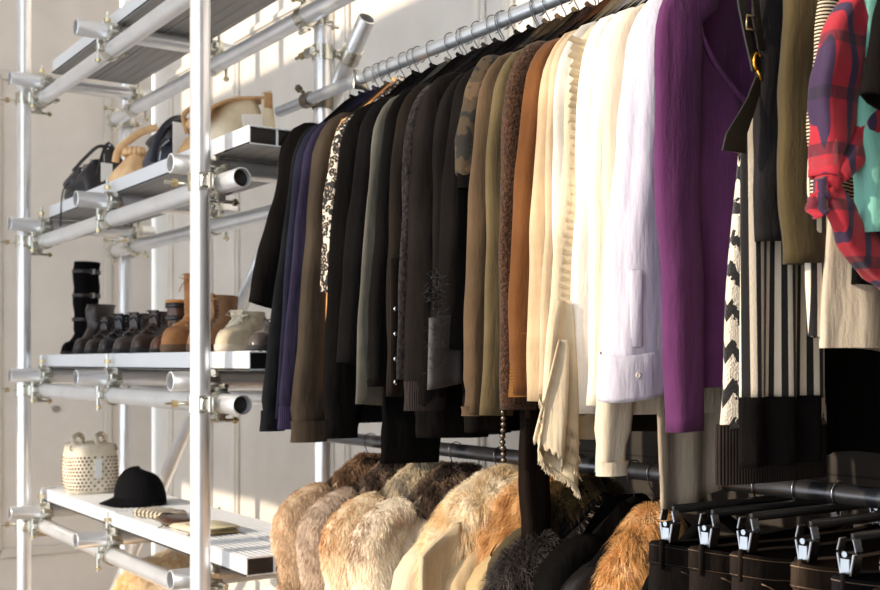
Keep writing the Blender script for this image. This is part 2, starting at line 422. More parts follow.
# planks
def plank(x0, x1, y0, wdt, ztop, label, cells=2, group='aluminium planks of the shelves'):
    root = thing('shelf_plank', (x0, y0, ztop-.05), label, 'shelf', group)
    m = MB(); t = .0035; zc = ztop-.025
    m.box(((x0+x1)/2, y0+wdt/2, ztop-t/2), (x1-x0, wdt, t)); m.box(((x0+x1)/2, y0+wdt/2, ztop-.05+t/2), (x1-x0, wdt, t))
    for i in range(cells+1):
        yy = y0+t/2+(wdt-t)*i/cells; m.box(((x0+x1)/2, yy, zc), (x1-x0, t, .05-2*t))
    nr = 9
    for i in range(nr):
        m.box(((x0+x1)/2, y0+wdt*(i+.5)/nr, ztop+.0008), (x1-x0, .004, .0016))
    m.build('deck', ALUP, root, smooth=False)
    m = MB(); m.box(((x0+x1)/2, y0-.0012, ztop-.0475), (x1-x0, .0024, .005)); m.box(((x0+x1)/2, y0+wdt+.0012, ztop-.0475), (x1-x0, .0024, .005))
    m.build('edge_bead', RUB, root, smooth=False)
    m = MB(); m.box(((x0+x1)/2, y0+wdt/2, ztop-.0508), (x1-x0-.004, wdt-.004, .0014))
    for i in range(4): m.box(((x0+x1)/2, y0+wdt*(i+.5)/4, ztop-.052), (x1-x0-.004, .005, .0016))
    m.build('underside', metal((150, 146, 142), .4, .5, (1, 40, 40)), root, smooth=False)
    for xx, sg in ((x0+.010, 1), (x1-.010, -1)):
        m = MB(); m.box((xx, y0+wdt/2, zc), (.004, wdt-.01, .042)); m.build('end_plug', BLACKP, root, smooth=False)
ZT = [H+z+.06+R_+.0535 for z in LZ]
XR_ = -2.79
plank(-4.66, XR_+.4, 1.27, .165, ZT[0], 'front aluminium plank of the empty top shelf')
plank(-4.66, XR_+.4, 1.44, .165, ZT[0], 'rear aluminium plank of the empty top shelf')
plank(-4.70, XR_, 1.27, .165, ZT[1], 'front aluminium plank under the handbags')
plank(-4.70, XR_, 1.44, .165, ZT[1], 'rear aluminium plank under the handbags')
plank(-4.86, XR_, 1.27, .165, ZT[2], 'front aluminium plank under the row of shoes')
plank(-4.86, XR_, 1.44, .165, ZT[2], 'rear aluminium plank under the row of shoes')
plank(-4.82, -3.915, 1.27, .165, ZT[3], 'short front plank under the studded bag')
plank(-3.905, XR_, 1.262, .165, ZT[3], 'front aluminium plank under the wallets')
plank(-4.82, XR_, 1.44, .165, ZT[3], 'rear aluminium plank of the lowest shelf')

# ------------------------------------------------------------------ rails
YR, ZU, ZL, RR = 1.63, .805, -.221, .0175
XE = -.22
def rail(z, x0, label, mat):
    root = thing('clothes_rail', (x0, YR, H+z), label, 'rail')
    m = MB(); m.pipe((x0, YR, H+z), (XE, YR, H+z), RR, .003, 24); m.build('tube', mat, root, smooth='auto'); return root
ru = rail(ZU, by_y(279, YR)[0], 'polished steel upper rail holding the tops', STEEL)
rl = rail(ZL, by_y(318, YR)[0], 'dark steel lower rail holding furs, coats and trousers', DKSTEEL)
m = MB(); xs = by_y(361, YR)[0]; m.box((xs, YR, H+ZU-.005), (.006, .05, .056), bev=.002); m.build('stop_plate', ZINC, ru)
for z, nm in ((ZU, 'upper'), (ZL, 'lower')):
    for xx, wh in ((XP3, 'left'), (-.30, 'right')):
        root = thing('rail_clamp', (xx, YR, H+z), f'grey steel clamp fixing the {wh} end of the {nm} clothes rail', 'clamp')
        m = MB(); m.band((xx, YR, H+z), (1, 0, 0), RR, .04, .006); m.band((xx, YB, H+z), (0, 0, 1), R_, .045, .006)
        m.box((xx, (YR+YB)/2-.0035, H+z), (.045, .010, .036), bev=.002); m.build('clamp_body', metal((120, 112, 100), .4, .9), root, smooth='auto')
        b_ = MB(); b_.tube([(xx-.035, YR+.0, H+z+.030), (xx-.07, YR-.004, H+z+.052)], .006, 8); hexnut(b_, (xx-.058, YR-.003, H+z+.046), (-.8, 0, .6), .012, .012); b_.build('bolt', metal((110, 100, 84), .4, .9), root)

# ------------------------------------------------------------------ hangers
def make_hanger(mat, half=.185, wire=DKSTEEL):
    root = thing('clothes_hanger', (0, 0, 0), '', 'hanger', None)
    m = MB(); pts = []
    for i in range(15):
        a = -0.62*PI + i/14*(1.5*PI); pts.append((0, math.sin(a)*(RR+.004), math.cos(a)*(RR+.004)))
    pts = pts[::-1]; pts = [(0, p[1], p[2]) for p in pts]
    last = pts[-1]
    pts2 = pts + [(0, last[1]*.5, -.030), (0, 0, -.042), (0, 0, -.062)]
    m.tube(pts2, .0014, 7); m.build('hook', wire, root)
    m = MB(); P_ = []
    for i in range(21):
        s = -1+2*i/20; P_.append((0, s*half, -.062-.128*abs(s)**1.2))
    m.tube(P_, [.011 if 0 < i < 20 else .005 for i in range(21)], 10, flat=1.0, up=(0, 0, 1))
    m.build('shoulder_bar', mat, root)
    return root
H_BLACK = make_hanger(VELVET); H_WOOD = make_hanger(wood((206, 150, 92)))
protos_used = {'b': False, 'w': False}
def hang(kind, x, z, label, group, tilt=0.0):
    pr = H_BLACK if kind == 'b' else H_WOOD
    o = pr if not protos_used[kind] else copy_tree(pr); protos_used[kind] = True
    o.location = (x, YR, H+z); o.rotation_euler = (0, 0, tilt); o['label'] = label; o['group'] = group; ORG[o.name] = Vector((x, YR, H+z)); return o

def hlab(kind, label):
    w_ = (kind+' holding the '+label).split()
    if len(w_) > 16:
        w_ = w_[:16]
        while w_[-1] in ('the', 'a', 'of', 'and', 'with', 'at', 'in', 'on', 'its', 'to', 'right', 'left', 'under', 'over', 'below', 'behind', 'between', 'beside', 'two', 'dark', 'black', 'brown', 'mottled', 'short'): w_.pop()
    return ' '.join(w_)
# ------------------------------------------------------------------ garments
def body_mesh(x0, yc, z0, sh, zsh, hem, tx, seed, wid=1.12, scoop=.02, neck=.06, scoopb=.0, fold=.35, ns=22, nt=26, drop=.10, hemw=0, topk=.30, scpow=None):
    """front (+x) and back (-x) panels joined at the sides; z0 neck height, zsh shoulder height, hem height"""
    rnd = random.Random(seed); ph = [rnd.uniform(0, 6.28) for _ in range(6)]; fq = [rnd.uniform(3, 6), rnd.uniform(7, 11), rnd.uniform(13, 17)]
    m = MB(); rows = []
    for j in range(nt+1):
        t = (j/nt)**1.25
        pts = []
        for side in (1, -1):
            rng = range(ns+1) if side == 1 else range(ns-1, 0, -1)
            for i in rng:
                s = -1+2*i/ns; a = abs(s)
                y = s*sh
                if a*sh < neck:
                    q = a*sh/neck; zt = z0 - (scoop if side == 1 else scoopb)*(math.cos(min(1, q)*PI/2)**.8 if scpow is None or side == -1 else max(0, 1-q)**scpow)
                else:
                    q = (a*sh-neck)/(sh-neck); zt = z0+(zsh-z0)*q - (.03*max(0, q-.8)/.2*q)
                z = zt+(hem+hemw*math.sin(s*2.2+ph[5])-zt)*t
                k = min(1, math.sqrt(max(0, (1-a*a)))*1.15)
                th = tx*k*(topk+(1-topk)*min(1, t*4.5)) + .002
                f = fold*tx*(.3+t)*(math.sin(fq[0]*s+ph[0]+t*1.3)*.6+math.sin(fq[1]*s+ph[1]-t)*.45+math.sin(fq[2]*s+ph[2]+2*t)*.22)*k
                pts.append((x0+side*th+f, yc+y*(1+(wid-1)*t)+.006*math.sin(t*7+ph[3])*t, z))
        rows.append(m.ring(pts))
    for a, b in zip(rows, rows[1:]): m.bridge(a, b)
    return m
def sleeve_mesh(x0, pts, tx, tn, seed, seg=22, wr=.12, n=34, endcap=True):
    """pts: (y, z) control points; tx half thickness along the rail, tn half width"""
    rnd = random.Random(seed); ph = [rnd.uniform(0, 6.28) for _ in range(8)]
    P = [Vector((0, y, z)) for y, z in pts]
    # resample by Catmull-Rom
    C = []
    k = len(P)
    for i in range(k-1):
        a, b, c, d = P[max(i-1, 0)], P[i], P[i+1], P[min(i+2, k-1)]
        for q in range(8):
            t = q/8; C.append(.5*((2*b)+(c-a)*t+(2*a-5*b+4*c-d)*t*t+(3*b-a-3*c+d)*t**3))
    C.append(P[-1])
    L = [0]
    for a, b in zip(C, C[1:]): L.append(L[-1]+(b-a).length)
    out = []
    for i in range(n+1):
        s = L[-1]*i/n; j = 0
        while j < len(L)-2 and L[j+1] < s: j += 1
        f = (s-L[j])/max(1e-6, L[j+1]-L[j]); out.append(C[j].lerp(C[j+1], f))
    m = MB(); prev = None
    for i, p in enumerate(out):
        t = i/n; T = (out[min(i+1, n)]-out[max(i-1, 0)]).normalized(); N = Vector((0, T.z, -T.y))
        ax = tx(t) if callable(tx) else tx; an = tn(t) if callable(tn) else tn
        rg = []
        for q in range(seg):
            a = 2*PI*q/seg; ca, sa = math.cos(a), math.sin(a)
            ca2 = math.copysign(abs(ca)**.8, ca); sa2 = math.copysign(abs(sa)**.8, sa)
            w_ = 1+wr*(.5*math.sin(3*a+ph[0]+t*2.2)+.35*math.sin(5*a+ph[1]-t*3)+.18*math.sin(2*a+t*26+ph[2])*math.sin(t*11+ph[3]))
            dx = .004*math.sin(t*8+ph[4]) + .0022*math.sin(t*19+ph[5])
            v = p + Vector((1, 0, 0))*(ax*ca2*w_+dx+x0) + N*(an*sa2*w_)
            rg.append(v)
        r = m.ring(rg)
        if prev: m.bridge(prev, r)
        else: m.cap(r, True)
        prev = r
    if endcap:                                            # hem turned inside
        pr = [m.v[i] for i in prev]; c = sum((Vector(v) for v in pr), Vector())/len(pr)
        r2 = m.ring([c+(Vector(v)-c)*.82 for v in pr]); r3 = m.ring([c+(Vector(v)-c)*.8+Vector((0, 0, .05)) for v in pr])
        m.bridge(prev, r2); m.bridge(r2, r3); m.cap(r3)
    return m, out
YE = 1.35                                                   # front edge of the sleeves
ZSU = ZU-.185
ULS = [279, 287, 292.5, 300, 311, 324, 333, 337, 354, 368, 379, 393, 403, 414, 434, 446, 461, 473, 489, 502, 521, 536, 547, 556, 568, 579, 594, 607, 626]
def top(name, cat, label, ul, ub, vb, mat, tx=.026, tw=.047, twb=None, hem=None, cuff=None, cuffmat=None, hanger='b', seed=0, neck=.06,
        zbase=ZU, ye=YE, sh=.205, scoop=.02, wid=1.12, collar=None, wr=.12, sub=0, group='tops hung on the upper rail', hemmat=None, fold=.35, vmid=200, bodymat=None, rear=True):
    x0, d0 = by_y(ul, ye)
    gx = sorted(abs(by_y(q, YE)[0]-by_y(ul, YE)[0]) for q in ULS if q != ul)[:2]; tx = min(tx, .52*(gx[0]+gx[1])/2)
    yb_, d1 = by_x(ub, x0); zc = zz(vb, d1)
    hs = H+zbase-.20; hn = H+zbase-.068
    if twb is None: twb = tw*.82
    root = thing(name, (x0, YR, H+zbase-.1), label, cat, group)
    hz = hem if hem is not None else zc-H+.10
    body_mesh(x0, YR, hn, sh, hs, H+hz, tx*.95, seed, wid, scoop, neck, fold=fold).build('body', bodymat or mat, root)
    for sgn, nm in ((-1, 'front'), (1, 'rear')):
        if sgn == 1 and not rear: continue
        yt = ye+tw; ybm = yb_+twb
        f = lambda y: YR+sgn*abs(YR-y)
        zmid = (hs+zc)/2
        pts = [(f(YR-sh+.05), hs+.012), (f(YR-sh+.012), hs-.004), (f((YR-sh)*.55+yt*.45), hs-.055), (f(yt), hs-.16), (f(yt+(ybm-yt)*.5), zmid-.05), (f(ybm), zc)]
        if zc > hs-.32: pts = [pts[0], pts[1], pts[2], (f(yt), (hs-.055+zc)/2), (f(ybm), zc)]
        txf = lambda t, a=tx: a*(.75+.25*min(1, t*6))*(1 if t < .93 or not cuff else .86)
        twf = lambda t, a=tw, b=twb: (a*(.55+.45*min(1, t*7)))*(1-t)+b*t if not cuff or t < .92 else b*.86
        sm, path = sleeve_mesh(x0, pts, txf, twf, seed*3+sgn+5, wr=wr)
        so = sm.build('sleeve', mat, root)
        if cuff:
            cz = zc+cuff; cb = MB()
            # cuff band following the last part of the path
            yb2 = f(ybm); ru_ = []
            for q in range(5):
                z = cz-(cuff+.004)*q/4
                fr = (zc-z)/max(1e-3, (zc-zmid+.05)); yy = yb2+(f(yt+(ybm-yt)*.5)-yb2)*abs((z-zc)/((zmid-.05)-zc))
                kx = (1.02, .98, .95, .95, .98)[q]
                ru_.append(cb.ring([(x0+tx*kx*math.cos(2*PI*i/22), yy+twb*kx*math.sin(2*PI*i/22), z) for i in range(22)]))
            for a, b in zip(ru_, ru_[1:]): cb.bridge(a, b)
            cb.build('cuff', cuffmat or mat, so)
    if collar:
        cm = MB(); pts = [(x0+.02*math.sin(a), YR+.062*math.cos(a), hn+.008-.02*max(0, math.sin(a))) for a in [2*PI*i/20 for i in range(20)]]
        cm.tube(pts+[pts[0]], .012, 8, caps=False); cm.build('collar', collar if not isinstance(collar, bool) else mat, root)
    else:
        cm = MB(); pts = [(x0+.016*math.sin(a), YR+(neck+.002)*math.cos(a), hn+.002-(scoop)*max(0, math.sin(a))) for a in [2*PI*i/20 for i in range(20)]]
        cm.tube(pts+[pts[0]], .0045, 6, caps=False); cm.build('neckband', mat, root)
    if hanger:
        hang(hanger, x0, zbase, hlab('thin black hanger' if hanger == 'b' else 'light wooden hanger', label),
             'hangers on the upper rail' if zbase == ZU else 'hangers on the lower rail')
    return root, x0, yb_, zc, d1

BLK, BLK2, BLK3 = cloth((22, 19, 18)), cloth((28, 25, 24)), cloth((34, 30, 28))
T = []
T.append(top('jacket', 'jacket', 'black jacket with a flared sleeve, first at the left end of the upper rail', 279, 249, 306, cloth((24, 20, 19)), .03, .055, .062, seed=1, vmid=200))
top('sweatshirt', 'sweater', 'charcoal sweatshirt hanging right behind the first black jacket', 287, 259, 430, cloth((37, 38, 42)), .02, .045, cuff=.05, seed=2)
top('cardigan', 'cardigan', 'dark navy cardigan between the charcoal and the plum sweatshirt', 292.5, 275, 420, cloth((50, 50, 70)), .014, .045, seed=3)
top('sweatshirt', 'sweater', 'dark plum sweatshirt with ribbed cuffs left of the brown one', 300, 277, 428, cloth((66, 58, 86)), .018, .043, cuff=.055, cuffmat=knit((46, 38, 62), .004, 'Y'), seed=4)
top('sweatshirt', 'sweater', 'taupe brown sweatshirt with wide cuffs left of the leopard print top', 311, 290, 441, cloth((96, 82, 68)), .03, .052, .052, cuff=.05, seed=5)
top('blouse', 'blouse', 'leopard print blouse in cream and black', 324, 322, 292, leopard(), .018, .035, .012, seed=6, wr=.2)
top('shirt', 'shirt', 'ochre shirt seen as a sliver right of the leopard print', 333, 324, 394, cloth((216, 158, 96)), .010, .03, seed=7, hanger='w', ye=1.39)
top('dress', 'dress', 'wide black dress right of the ochre sliver', 337, 322, 437, BLK, .030, .05, .05, cuff=.04, seed=8, hem=-.15)
top('blazer', 'jacket', 'soft black blazer left of the grey green shirt', 354, 338, 364, cloth((27, 24, 24)), .022, .05, seed=9)
top('shirt', 'shirt', 'grey green shirt, a thin pale strip between blacks', 368, 354, 405, cloth((112, 108, 98)), .014, .042, seed=10)
top('sweater', 'sweater', 'black sweater right of the grey green shirt', 379, 367, 385, BLK, .02, .045, cuff=.01, seed=11)
T12 = top('jacket', 'jacket', 'dark brown snap jacket with four pearl snaps on the cuff placket', 393, 385, 397, cloth((48, 40, 34)), .02, .045, .05, seed=12)
top('blouse', 'blouse', 'black lace blouse right of the snap jacket', 403, 398, 380, pile((22, 19, 19), (44, 38, 36), 30), .012, .04, seed=13)
top('sweater', 'sweater', 'wide charcoal brown sweater with a deep cuff', 414, 404, 409, cloth((42, 36, 33)), .03, .055, .055, cuff=.06, cuffmat=knit((42, 35, 34), .004, 'Y'), seed=14)
top('cardigan', 'cardigan', 'dark grey cardigan right of the wide charcoal brown sweater', 434, 432, 385, BLK3, .018, .04, seed=15)
T16 = top('coat', 'coat', 'black coat with a grey leather cuff flap and feather trim', 446, 440, 350, cloth((32, 27, 25)), .022, .042, seed=16)
top('jacket', 'jacket', 'camouflage jacket with a short black cuffed sleeve', 461, 457, 186, camo(), .018, .045, .05, cuff=.03, cuffmat=BLK, seed=17)
top('sweatshirt', 'sweater', 'faded brown sweatshirt left of the olive one', 473, 462, 414, cloth((118, 94, 70)), .022, .045, cuff=.015, seed=18, hem=-.10)
top('sweatshirt', 'sweater', 'khaki olive sweatshirt between two brown tops', 489, 481, 416, cloth((124, 106, 74)), .02, .045, seed=19)
top('sweater', 'sweater', 'fuzzy dark brown mohair sweater left of the rust one', 502, 499, 410, pile((50, 32, 22), (88, 60, 42)), .022, .05, seed=20)
top('sweater', 'sweater', 'rust orange sweater with a long ribbed cuff', 521, 509, 395, cloth((136, 86, 48)), .02, .04, .036, cuff=.12, cuffmat=knit((118, 78, 38), .006, 'Z'), seed=21)
top('blouse', 'blouse', 'sand yellow blouse right of the rust sweater', 536, 528, 402, cloth((186, 160, 126)), .018, .045, seed=22)
top('cardigan', 'cardigan', 'pale straw cardigan left of the pearl grey top', 547, 541, 395, cloth((188, 164, 134)), .014, .042, seed=23)
top('shirt', 'shirt', 'pearl grey shirt left of the ruffled cream blouse', 556, 550, 400, cloth((198, 190, 180)), .018, .045, seed=24)
T25 = top('blouse', 'blouse', 'cream blouse with ruffled edges and a frayed pointed hem', 568, 545, 440, cloth((204, 186, 156), sub=.05), .018, .042, .06, seed=25)
WHT = cloth((232, 224, 214), .85, .1, .05, .6, .05)
top('shirt', 'shirt', 'bright white shirt right of the ruffled cream blouse', 579, 573, 414, WHT, .026, .05, .055, seed=26, rear=True)
top('sweater', 'sweater', 'ivory sweater, middle of the bright white tops', 594, 588, 406, cloth((226, 216, 200), .9, .1, .05, 1, .05), .022, .048, .05, seed=27)
top('tunic', 'tunic', 'long ivory tunic with a narrow sleeve reaching down to the lower rail', 607, 597, 474, cloth((212, 196, 172), .9, .1, .05, 1, .05), .02, .045, .034, seed=28, cuff=.02)
T29 = top('shirt', 'shirt', 'lavender white shirt with a buttoned cuff left of the purple top', 626, 606, 392, cloth((208, 202, 214), .8, .1, .04, .5, .05), .03, .054, .068, seed=29, cuff=.0, wr=.16)
# --- details on the tops
def front_pt(x, y, k=1): return (x, y)
r_, x0, yb_, zc, d1 = T12
for v in (309, 334, 359, 382):
    yy, dd = by_x(395, x0+.02); m = MB(); c = Vector((x0+.024, yy, zz(v, dd))); m.sphere(c, .0062, 10, 6, (.5, 1, 1)); m.build('snap_button', CHROME, r_)
m = MB(); m.box((x0+.019, yy, zc+.16), (.004, .024, .30), bev=.001); m.build('placket', cloth((60, 49, 42)), r_)
r_, x0, yb_, zc, d1 = T16
yf, df = by_x(430, x0+.02)
m = MB(); zt_, zb_ = zz(318, df), zz(390, df)
m.grid(lambda a, b: (x0+.020+.004*math.sin(a*6), yf-.002-.004*b+a*(.085+.0*b), zt_+(zb_-zt_)*b*(1-.08*a)+.012*a*(1-b)), 8, 8); m.build('cuff_flap', leather((66, 62, 62), .6, None, .1), r_, thick=.006)
m = MB(); rnd = random.Random(4)
for i in range(260):
    z = zz(rnd.uniform(268, 372), df); p = Vector((x0+.02, yf+.02+rnd.uniform(-.015, .01), z)); d = Vector((rnd.uniform(-.2, .9), rnd.uniform(-1, .2), rnd.uniform(-.8, .5))).normalized()*rnd.uniform(.012, .03)
    m.tube([p, p+d], [.0008, .0003], 3)
m.build('feather_trim', BLACKP, r_)
# ruffles and the frayed pointed hem
r_, x0, yb_, zc, d1 = T25
cm_ = cloth((204, 186, 156), sub=.05)
m = MB(); n_ = 360
def ruf(i):
    t = i/n_; y = (YE+.006)+(yb_-YE)*max(0, t-.35)/.65; z = H+ZSU-.03+(zc+.0-(H+ZSU-.03))*t
    return y, z
a_ = []; b_ = []
rA = m.ring([(x0+.012+.005*math.sin(i*.85+math.sin(i*.11)), ruf(i)[0]-.010-.003*math.sin(i*.43), ruf(i)[1]) for i in range(n_+1)])
rB = m.ring([(x0+.012+.003*math.sin(i*.85), ruf(i)[0]+.012, ruf(i)[1]-.004) for i in range(n_+1)])
rC = m.ring([(x0+.021+.005*math.sin(i*.85+1), ruf(i)[0]+.030+.004*math.cos(i*.5), ruf(i)[1]-.010) for i in range(n_+1)])
m.bridge(rA, rB, False); m.bridge(rB, rC, False); m.build('ruffle', cm_, r_)
ya, da = by_x(536, x0+.02)
def drape(x, ylo, yhi, ztop, zlo, tip, ph, fr=.35):
    m = MB(); 
    def fn(a, b):
        zb = zlo-(tip*(a if fr > 0 else 1-a))
        jag = .006*math.sin(a*60+ph)*b
        wv = .35+.65*b**.7
        return (x+.012*math.sin(a*7+ph+b*2)*(.3+b), (ylo+yhi)/2+(yhi-ylo)*(a-.5)*wv+.012*(1-b)-.012*b*(1-a), ztop+(zb-ztop)*b+jag)
    m.grid(fn, 30, 20); return m
drape(x0+.030, ya, ya+.085, zz(300, da), zz(452, da), .075, .4).build('draped_hem', cm_, r_, thick=.003)
drape(x0+.048, ya-.004, ya+.055, zz(340, da), zz(440, da), .06, 2.4).build('draped_hem', cloth((196, 178, 150)), r_, thick=.003)
m = MB(); rnd = random.Random(9)
for i in range(900):
    a = rnd.random(); zb = zz(452, da)-.075*a; up = rnd.choice((0, 0, 0, .03, .06, .09)); p = Vector((x0+.034+.012*math.sin(a*7+2.4), ya+.085*a-.01*(1-a), zb+up+.004)); d = Vector((rnd.uniform(-.1, .5), rnd.uniform(-.5, .3), -1)).normalized()*rnd.uniform(.006, .018)
    m.tube([p, p+d], [.0009, .0004], 3, False)
m.build('frayed_fringe', cm_, r_)
# buttoned cuff of the lavender shirt
r_, x0, yb_, zc, d1 = T29
lav = cloth((208, 202, 214), .8, .1, .04, .5, .05)
m = MB(); rg = []
for q, (z, k) in enumerate(((zc+.072, 1.0), (zc+.068, 1.07), (zc+.04, 1.08), (zc+.002, 1.10), (zc-.006, 1.06), (zc-.004, .98), (zc+.03, .9))):
    rg.append(m.ring([(x0+.034*k*math.cos(2*PI*i/28), yb_+.064+.072*k*math.sin(2*PI*i/28), z-.012*math.cos(2*PI*i/28+1.0)) for i in range(28)]))
for a, b in zip(rg, rg[1:]): m.bridge(a, b)
cf = m.build('cuff', lav, r_)
m = MB(); c = Vector((x0+.034, yb_+.040, zc+.028)); m.band(c, (1, -.5, 0), .0015, .003, .0045, 14); m.sphere(c, .005, 10, 6, (.4, 1, 1)); m.build('button', plain((206, 196, 186), .3, 'button'), cf)
m = MB(); m.box((x0+.0285, yb_+.042, zc+.14), (.004, .022, .13), Euler((0, 0, -.35)).to_matrix(), bev=.0015); m.build('placket', lav, r_)

# --- right side, nearer the camera: wider gaps, the faces of the garments show
PUR = cloth((124, 66, 116), .9, .1, .16, 1.0)
def wide_top(name, cat, label, x0, mat, hem, seed, sh=.215, zneck=.0, scoop=.02, neck=.06, tx=.028, sleeve=None, hanger='b', wid=1.1, fold=.5, group='tops hung on the upper rail', hemmat=None, scoopb=0, zbase=ZU, yc=YR, hl=None, scpow=None, z0=None):
    root = thing(name, (x0, YR, H+zbase-.1), label, cat, group)
    hs = H+zbase-.20; hn = H+zbase-.068
    body_mesh(x0, yc, hn if z0 is None else z0, sh, hs, H+hem, tx, seed, wid, scoop, neck, scoopb, fold=fold, ns=60, nt=36, hemw=.006, scpow=scpow).build('body', mat, root)
    if sleeve:
        zc, ybm, tw, twb, smat = sleeve
        for sgn in (-1, 1):
            f = lambda y: YR+sgn*abs(YR-y)
            pts = [(f(YR-sh+.05), hs+.012), (f(YR-sh+.012), hs-.004), (f(YR-sh-.02), hs-.06), (f((YR-sh-.03+ybm)/2), (hs-.06+H+zc)/2), (f(ybm), H+zc)]
            sm, _ = sleeve_mesh(x0, pts, lambda t: tx*.95*(.75+.25*min(1, t*6)), lambda t: tw*(.6+.4*min(1, 7*t))*(1-t)+twb*t, seed+sgn, wr=.13)
            sm.build('sleeve', smat or mat, root)
    if hanger:
        hang(hanger, x0, zbase, (hl or hlab('thin black hanger', label)), 'hangers on the upper rail' if zbase == ZU else 'hangers on the lower rail')
    return root
xp, dp = by_y(663, YE); yb1, db1 = by_x(664, xp)
pr = wide_top('jumper', 'top', 'purple wide necked top with long sleeves', xp, PUR, zz(385, dep(xp, 1.45))-H, 31, sh=.225, neck=.216, scoop=.212, scoopb=-.06, scpow=.43, z0=H+.612, tx=.024, sleeve=(zz(432, db1)-H, 1.395, .05, .036, None), fold=.9)
m = MB(); pts = []
for i in range(49):
    s = -1+2*i/48; yq = YR+s*.216; zq = H+.612-.212*max(0, 1-abs(s))**.43; pts.append((xp+.012, yq, zq))
m.tube(pts, .0042, 6); m.build('neckband', cloth((132, 72, 124)), pr)
wide_top('skirt', 'skirt', 'black pencil skirt hanging behind the striped pinafore', xp+.055, BLK, zz(455, dep(xp+.055, 1.7))-H, 30, sh=.11, yc=1.74, wid=1.05, tx=.012)
# taupe drape behind the purple top
xt = xp-.115
yt, dt = by_x(652, xt)
root = thing('long_dress', (xt, YR, H+ZU-.1), 'long taupe dress hanging below the lavender shirt and the purple top', 'dress', 'tops hung on the upper rail')
TAU = cloth((176, 158, 138), .9, .15, .06)
m = MB()
def fn(a, b):
    yl = yt-.012+.03*b; yy = yl+(.165-.02*max(0, b-.75)*4*.5)*a
    zt2, zb2 = H+.30, zz(512, dt)+.045*max(0, a-.25)**1.3
    return (xt+.008*math.sin(a*13+b)*(1-.3*b), yy, zt2+(zb2-zt2)*b)
m.grid(fn, 30, 24); m.build('front_panel', TAU, root, thick=.004)
body_mesh(xt-.02, YR, H+ZU-.068, .20, H+ZU-.2, H+.0, .010, 77).build('body', TAU, root)
hang('b', xt-.02, ZU, 'thin black hanger holding the long taupe dress', 'hangers on the upper rail')
# zigzag knit with a dark ribbed hem
xz, dz = by_y(727, 1.40); IK = ikat()
zg = thing('knitted_dress', (xz, YR, H+ZU-.1), 'cream and black zigzag knit dress with a dark ribbed hem', 'dress', 'tops hung on the upper rail')
dz_ = dep(xz, 1.43)
body_mesh(xz, 1.51, zz(128, dz_), .085, zz(146, dz_), zz(428, dz_), .014, 33, 1.55, .01, .02, ns=30, nt=30).build('body', IK, zg)
for yq in (-.03, .05):
    mm_ = MB(); mm_.tube([(xz, 1.51+yq, zz(130, dz_)), (xz, YR-.05+yq, H+ZU-.10), (xz, YR+yq*.5, H+ZU-.075)], .005, 8); mm_.build('strap', BLK, zg)
hang('b', xz, ZU, 'thin black hanger holding the cream and black zigzag knit dress', 'hangers on the upper rail')
rk = MB(); rw = []
for q in range(8):
    z = zz(424, dep(xz, 1.42))-(zz(424, dep(xz, 1.42))-zz(484, dep(xz, 1.42)))*q/7
    rw.append(rk.ring([(xz+.017*math.cos(2*PI*i/30), 1.51+(.136)*math.sin(2*PI*i/30), z) for i in range(30)]))
for a, b in zip(rw, rw[1:]): rk.bridge(a, b)
rk.build('ribbed_hem', knit((44, 37, 34), .006, 'Y'), zg)
# striped pinafore with leather straps and brass hooks
xs_, ds_ = by_y(741, 1.335); ST = stripes((226, 210, 188), (26, 22, 22), .0205, .5, 1, 3.0+.004)
sp_ = thing('pinafore_dress', (xs_, YR, H+ZU-.1), 'black and cream striped pinafore with black leather straps and brass hooks', 'dress', 'tops hung on the upper rail')
def pin(a, b):
    e = .0 if b > .35 else (.35-b)*.0
    y = 1.335+a*.20; zt2 = zz(118, ds_)+.0; zb2 = zz(400, ds_); 
    return (xs_+.010*math.sin(a*15)*(.4+.6*b)+.010*math.sin(a*5), y-.004*b, zt2+(zb2-zt2)*b)
m = MB(); m.grid(pin, 60, 20); m.build('striped_panel', ST, sp_, thick=.004)
def pin2(a, b):
    x, y, z = pin(a, 1); zb2 = zz(470, ds_); return (x+.002, y-.004, z+.004+(zb2-z)*b)
m = MB(); m.grid(lambda a, b: pin2(a*.95, b), 40, 8); m.build('black_hem_panel', cloth((34, 29, 28)), sp_, thick=.005)
yk, dk = by_x(757, xs_+.02)
def strap(pts, w0, name, mat, par, th=.003):
    w_ = w0; m = MB(); rows = []
    for p in pts:
        x, y, z = p[:3]
        if callable(w0): w_ = w0(p)
        rows.append(m.ring([(x-th/2, y-w_/2, z), (x+th/2, y-w_/2, z), (x+th/2, y+w_/2, z), (x-th/2, y+w_/2, z)]))
    for a, b in zip(rows, rows[1:]): m.bridge(a, b)
    m.cap(rows[0], True); m.cap(rows[-1]); return m.build(name, mat, par, smooth=False)
LB = leather((24, 19, 18), .4)
def pxp(u, v, x): 
    y, d = by_x(u, x); return (x, y, zz(v, d))
X1 = xs_+.03
strap([pxp(737, -40, X1), pxp(744, 10, X1), pxp(750, 40, X1), pxp(755, 62, X1), pxp(757, 72, X1)], .022, 'strap', LB, sp_)
strap([pxp(752, -40, X1+.006), pxp(757, 18, X1+.006), pxp(761, 50, X1+.006)], .014, 'strap', LB, sp_)
strap([pxp(759, 78, X1), pxp(752, 100, X1), pxp(744, 118, X1), pxp(736, 135, X1-.002), pxp(734, 152, X1-.006)], lambda p: .016+max(0, (zz(100, 1.77)-p[2]))*.35, 'strap', LB, sp_)
m = MB(); c0 = Vector(pxp(751.5, 23, X1+.006)); q = []
for a, b in ((-1, 1), (1, 1), (1, -1), (-1, -1), (-1, 1)): q.append(c0+Vector((0, a*.0105, b*.010)))
for a, b in zip(q, q[1:]): m.tube([a, b], .0016, 6)
m.build('buckle', BRASSY, sp_)
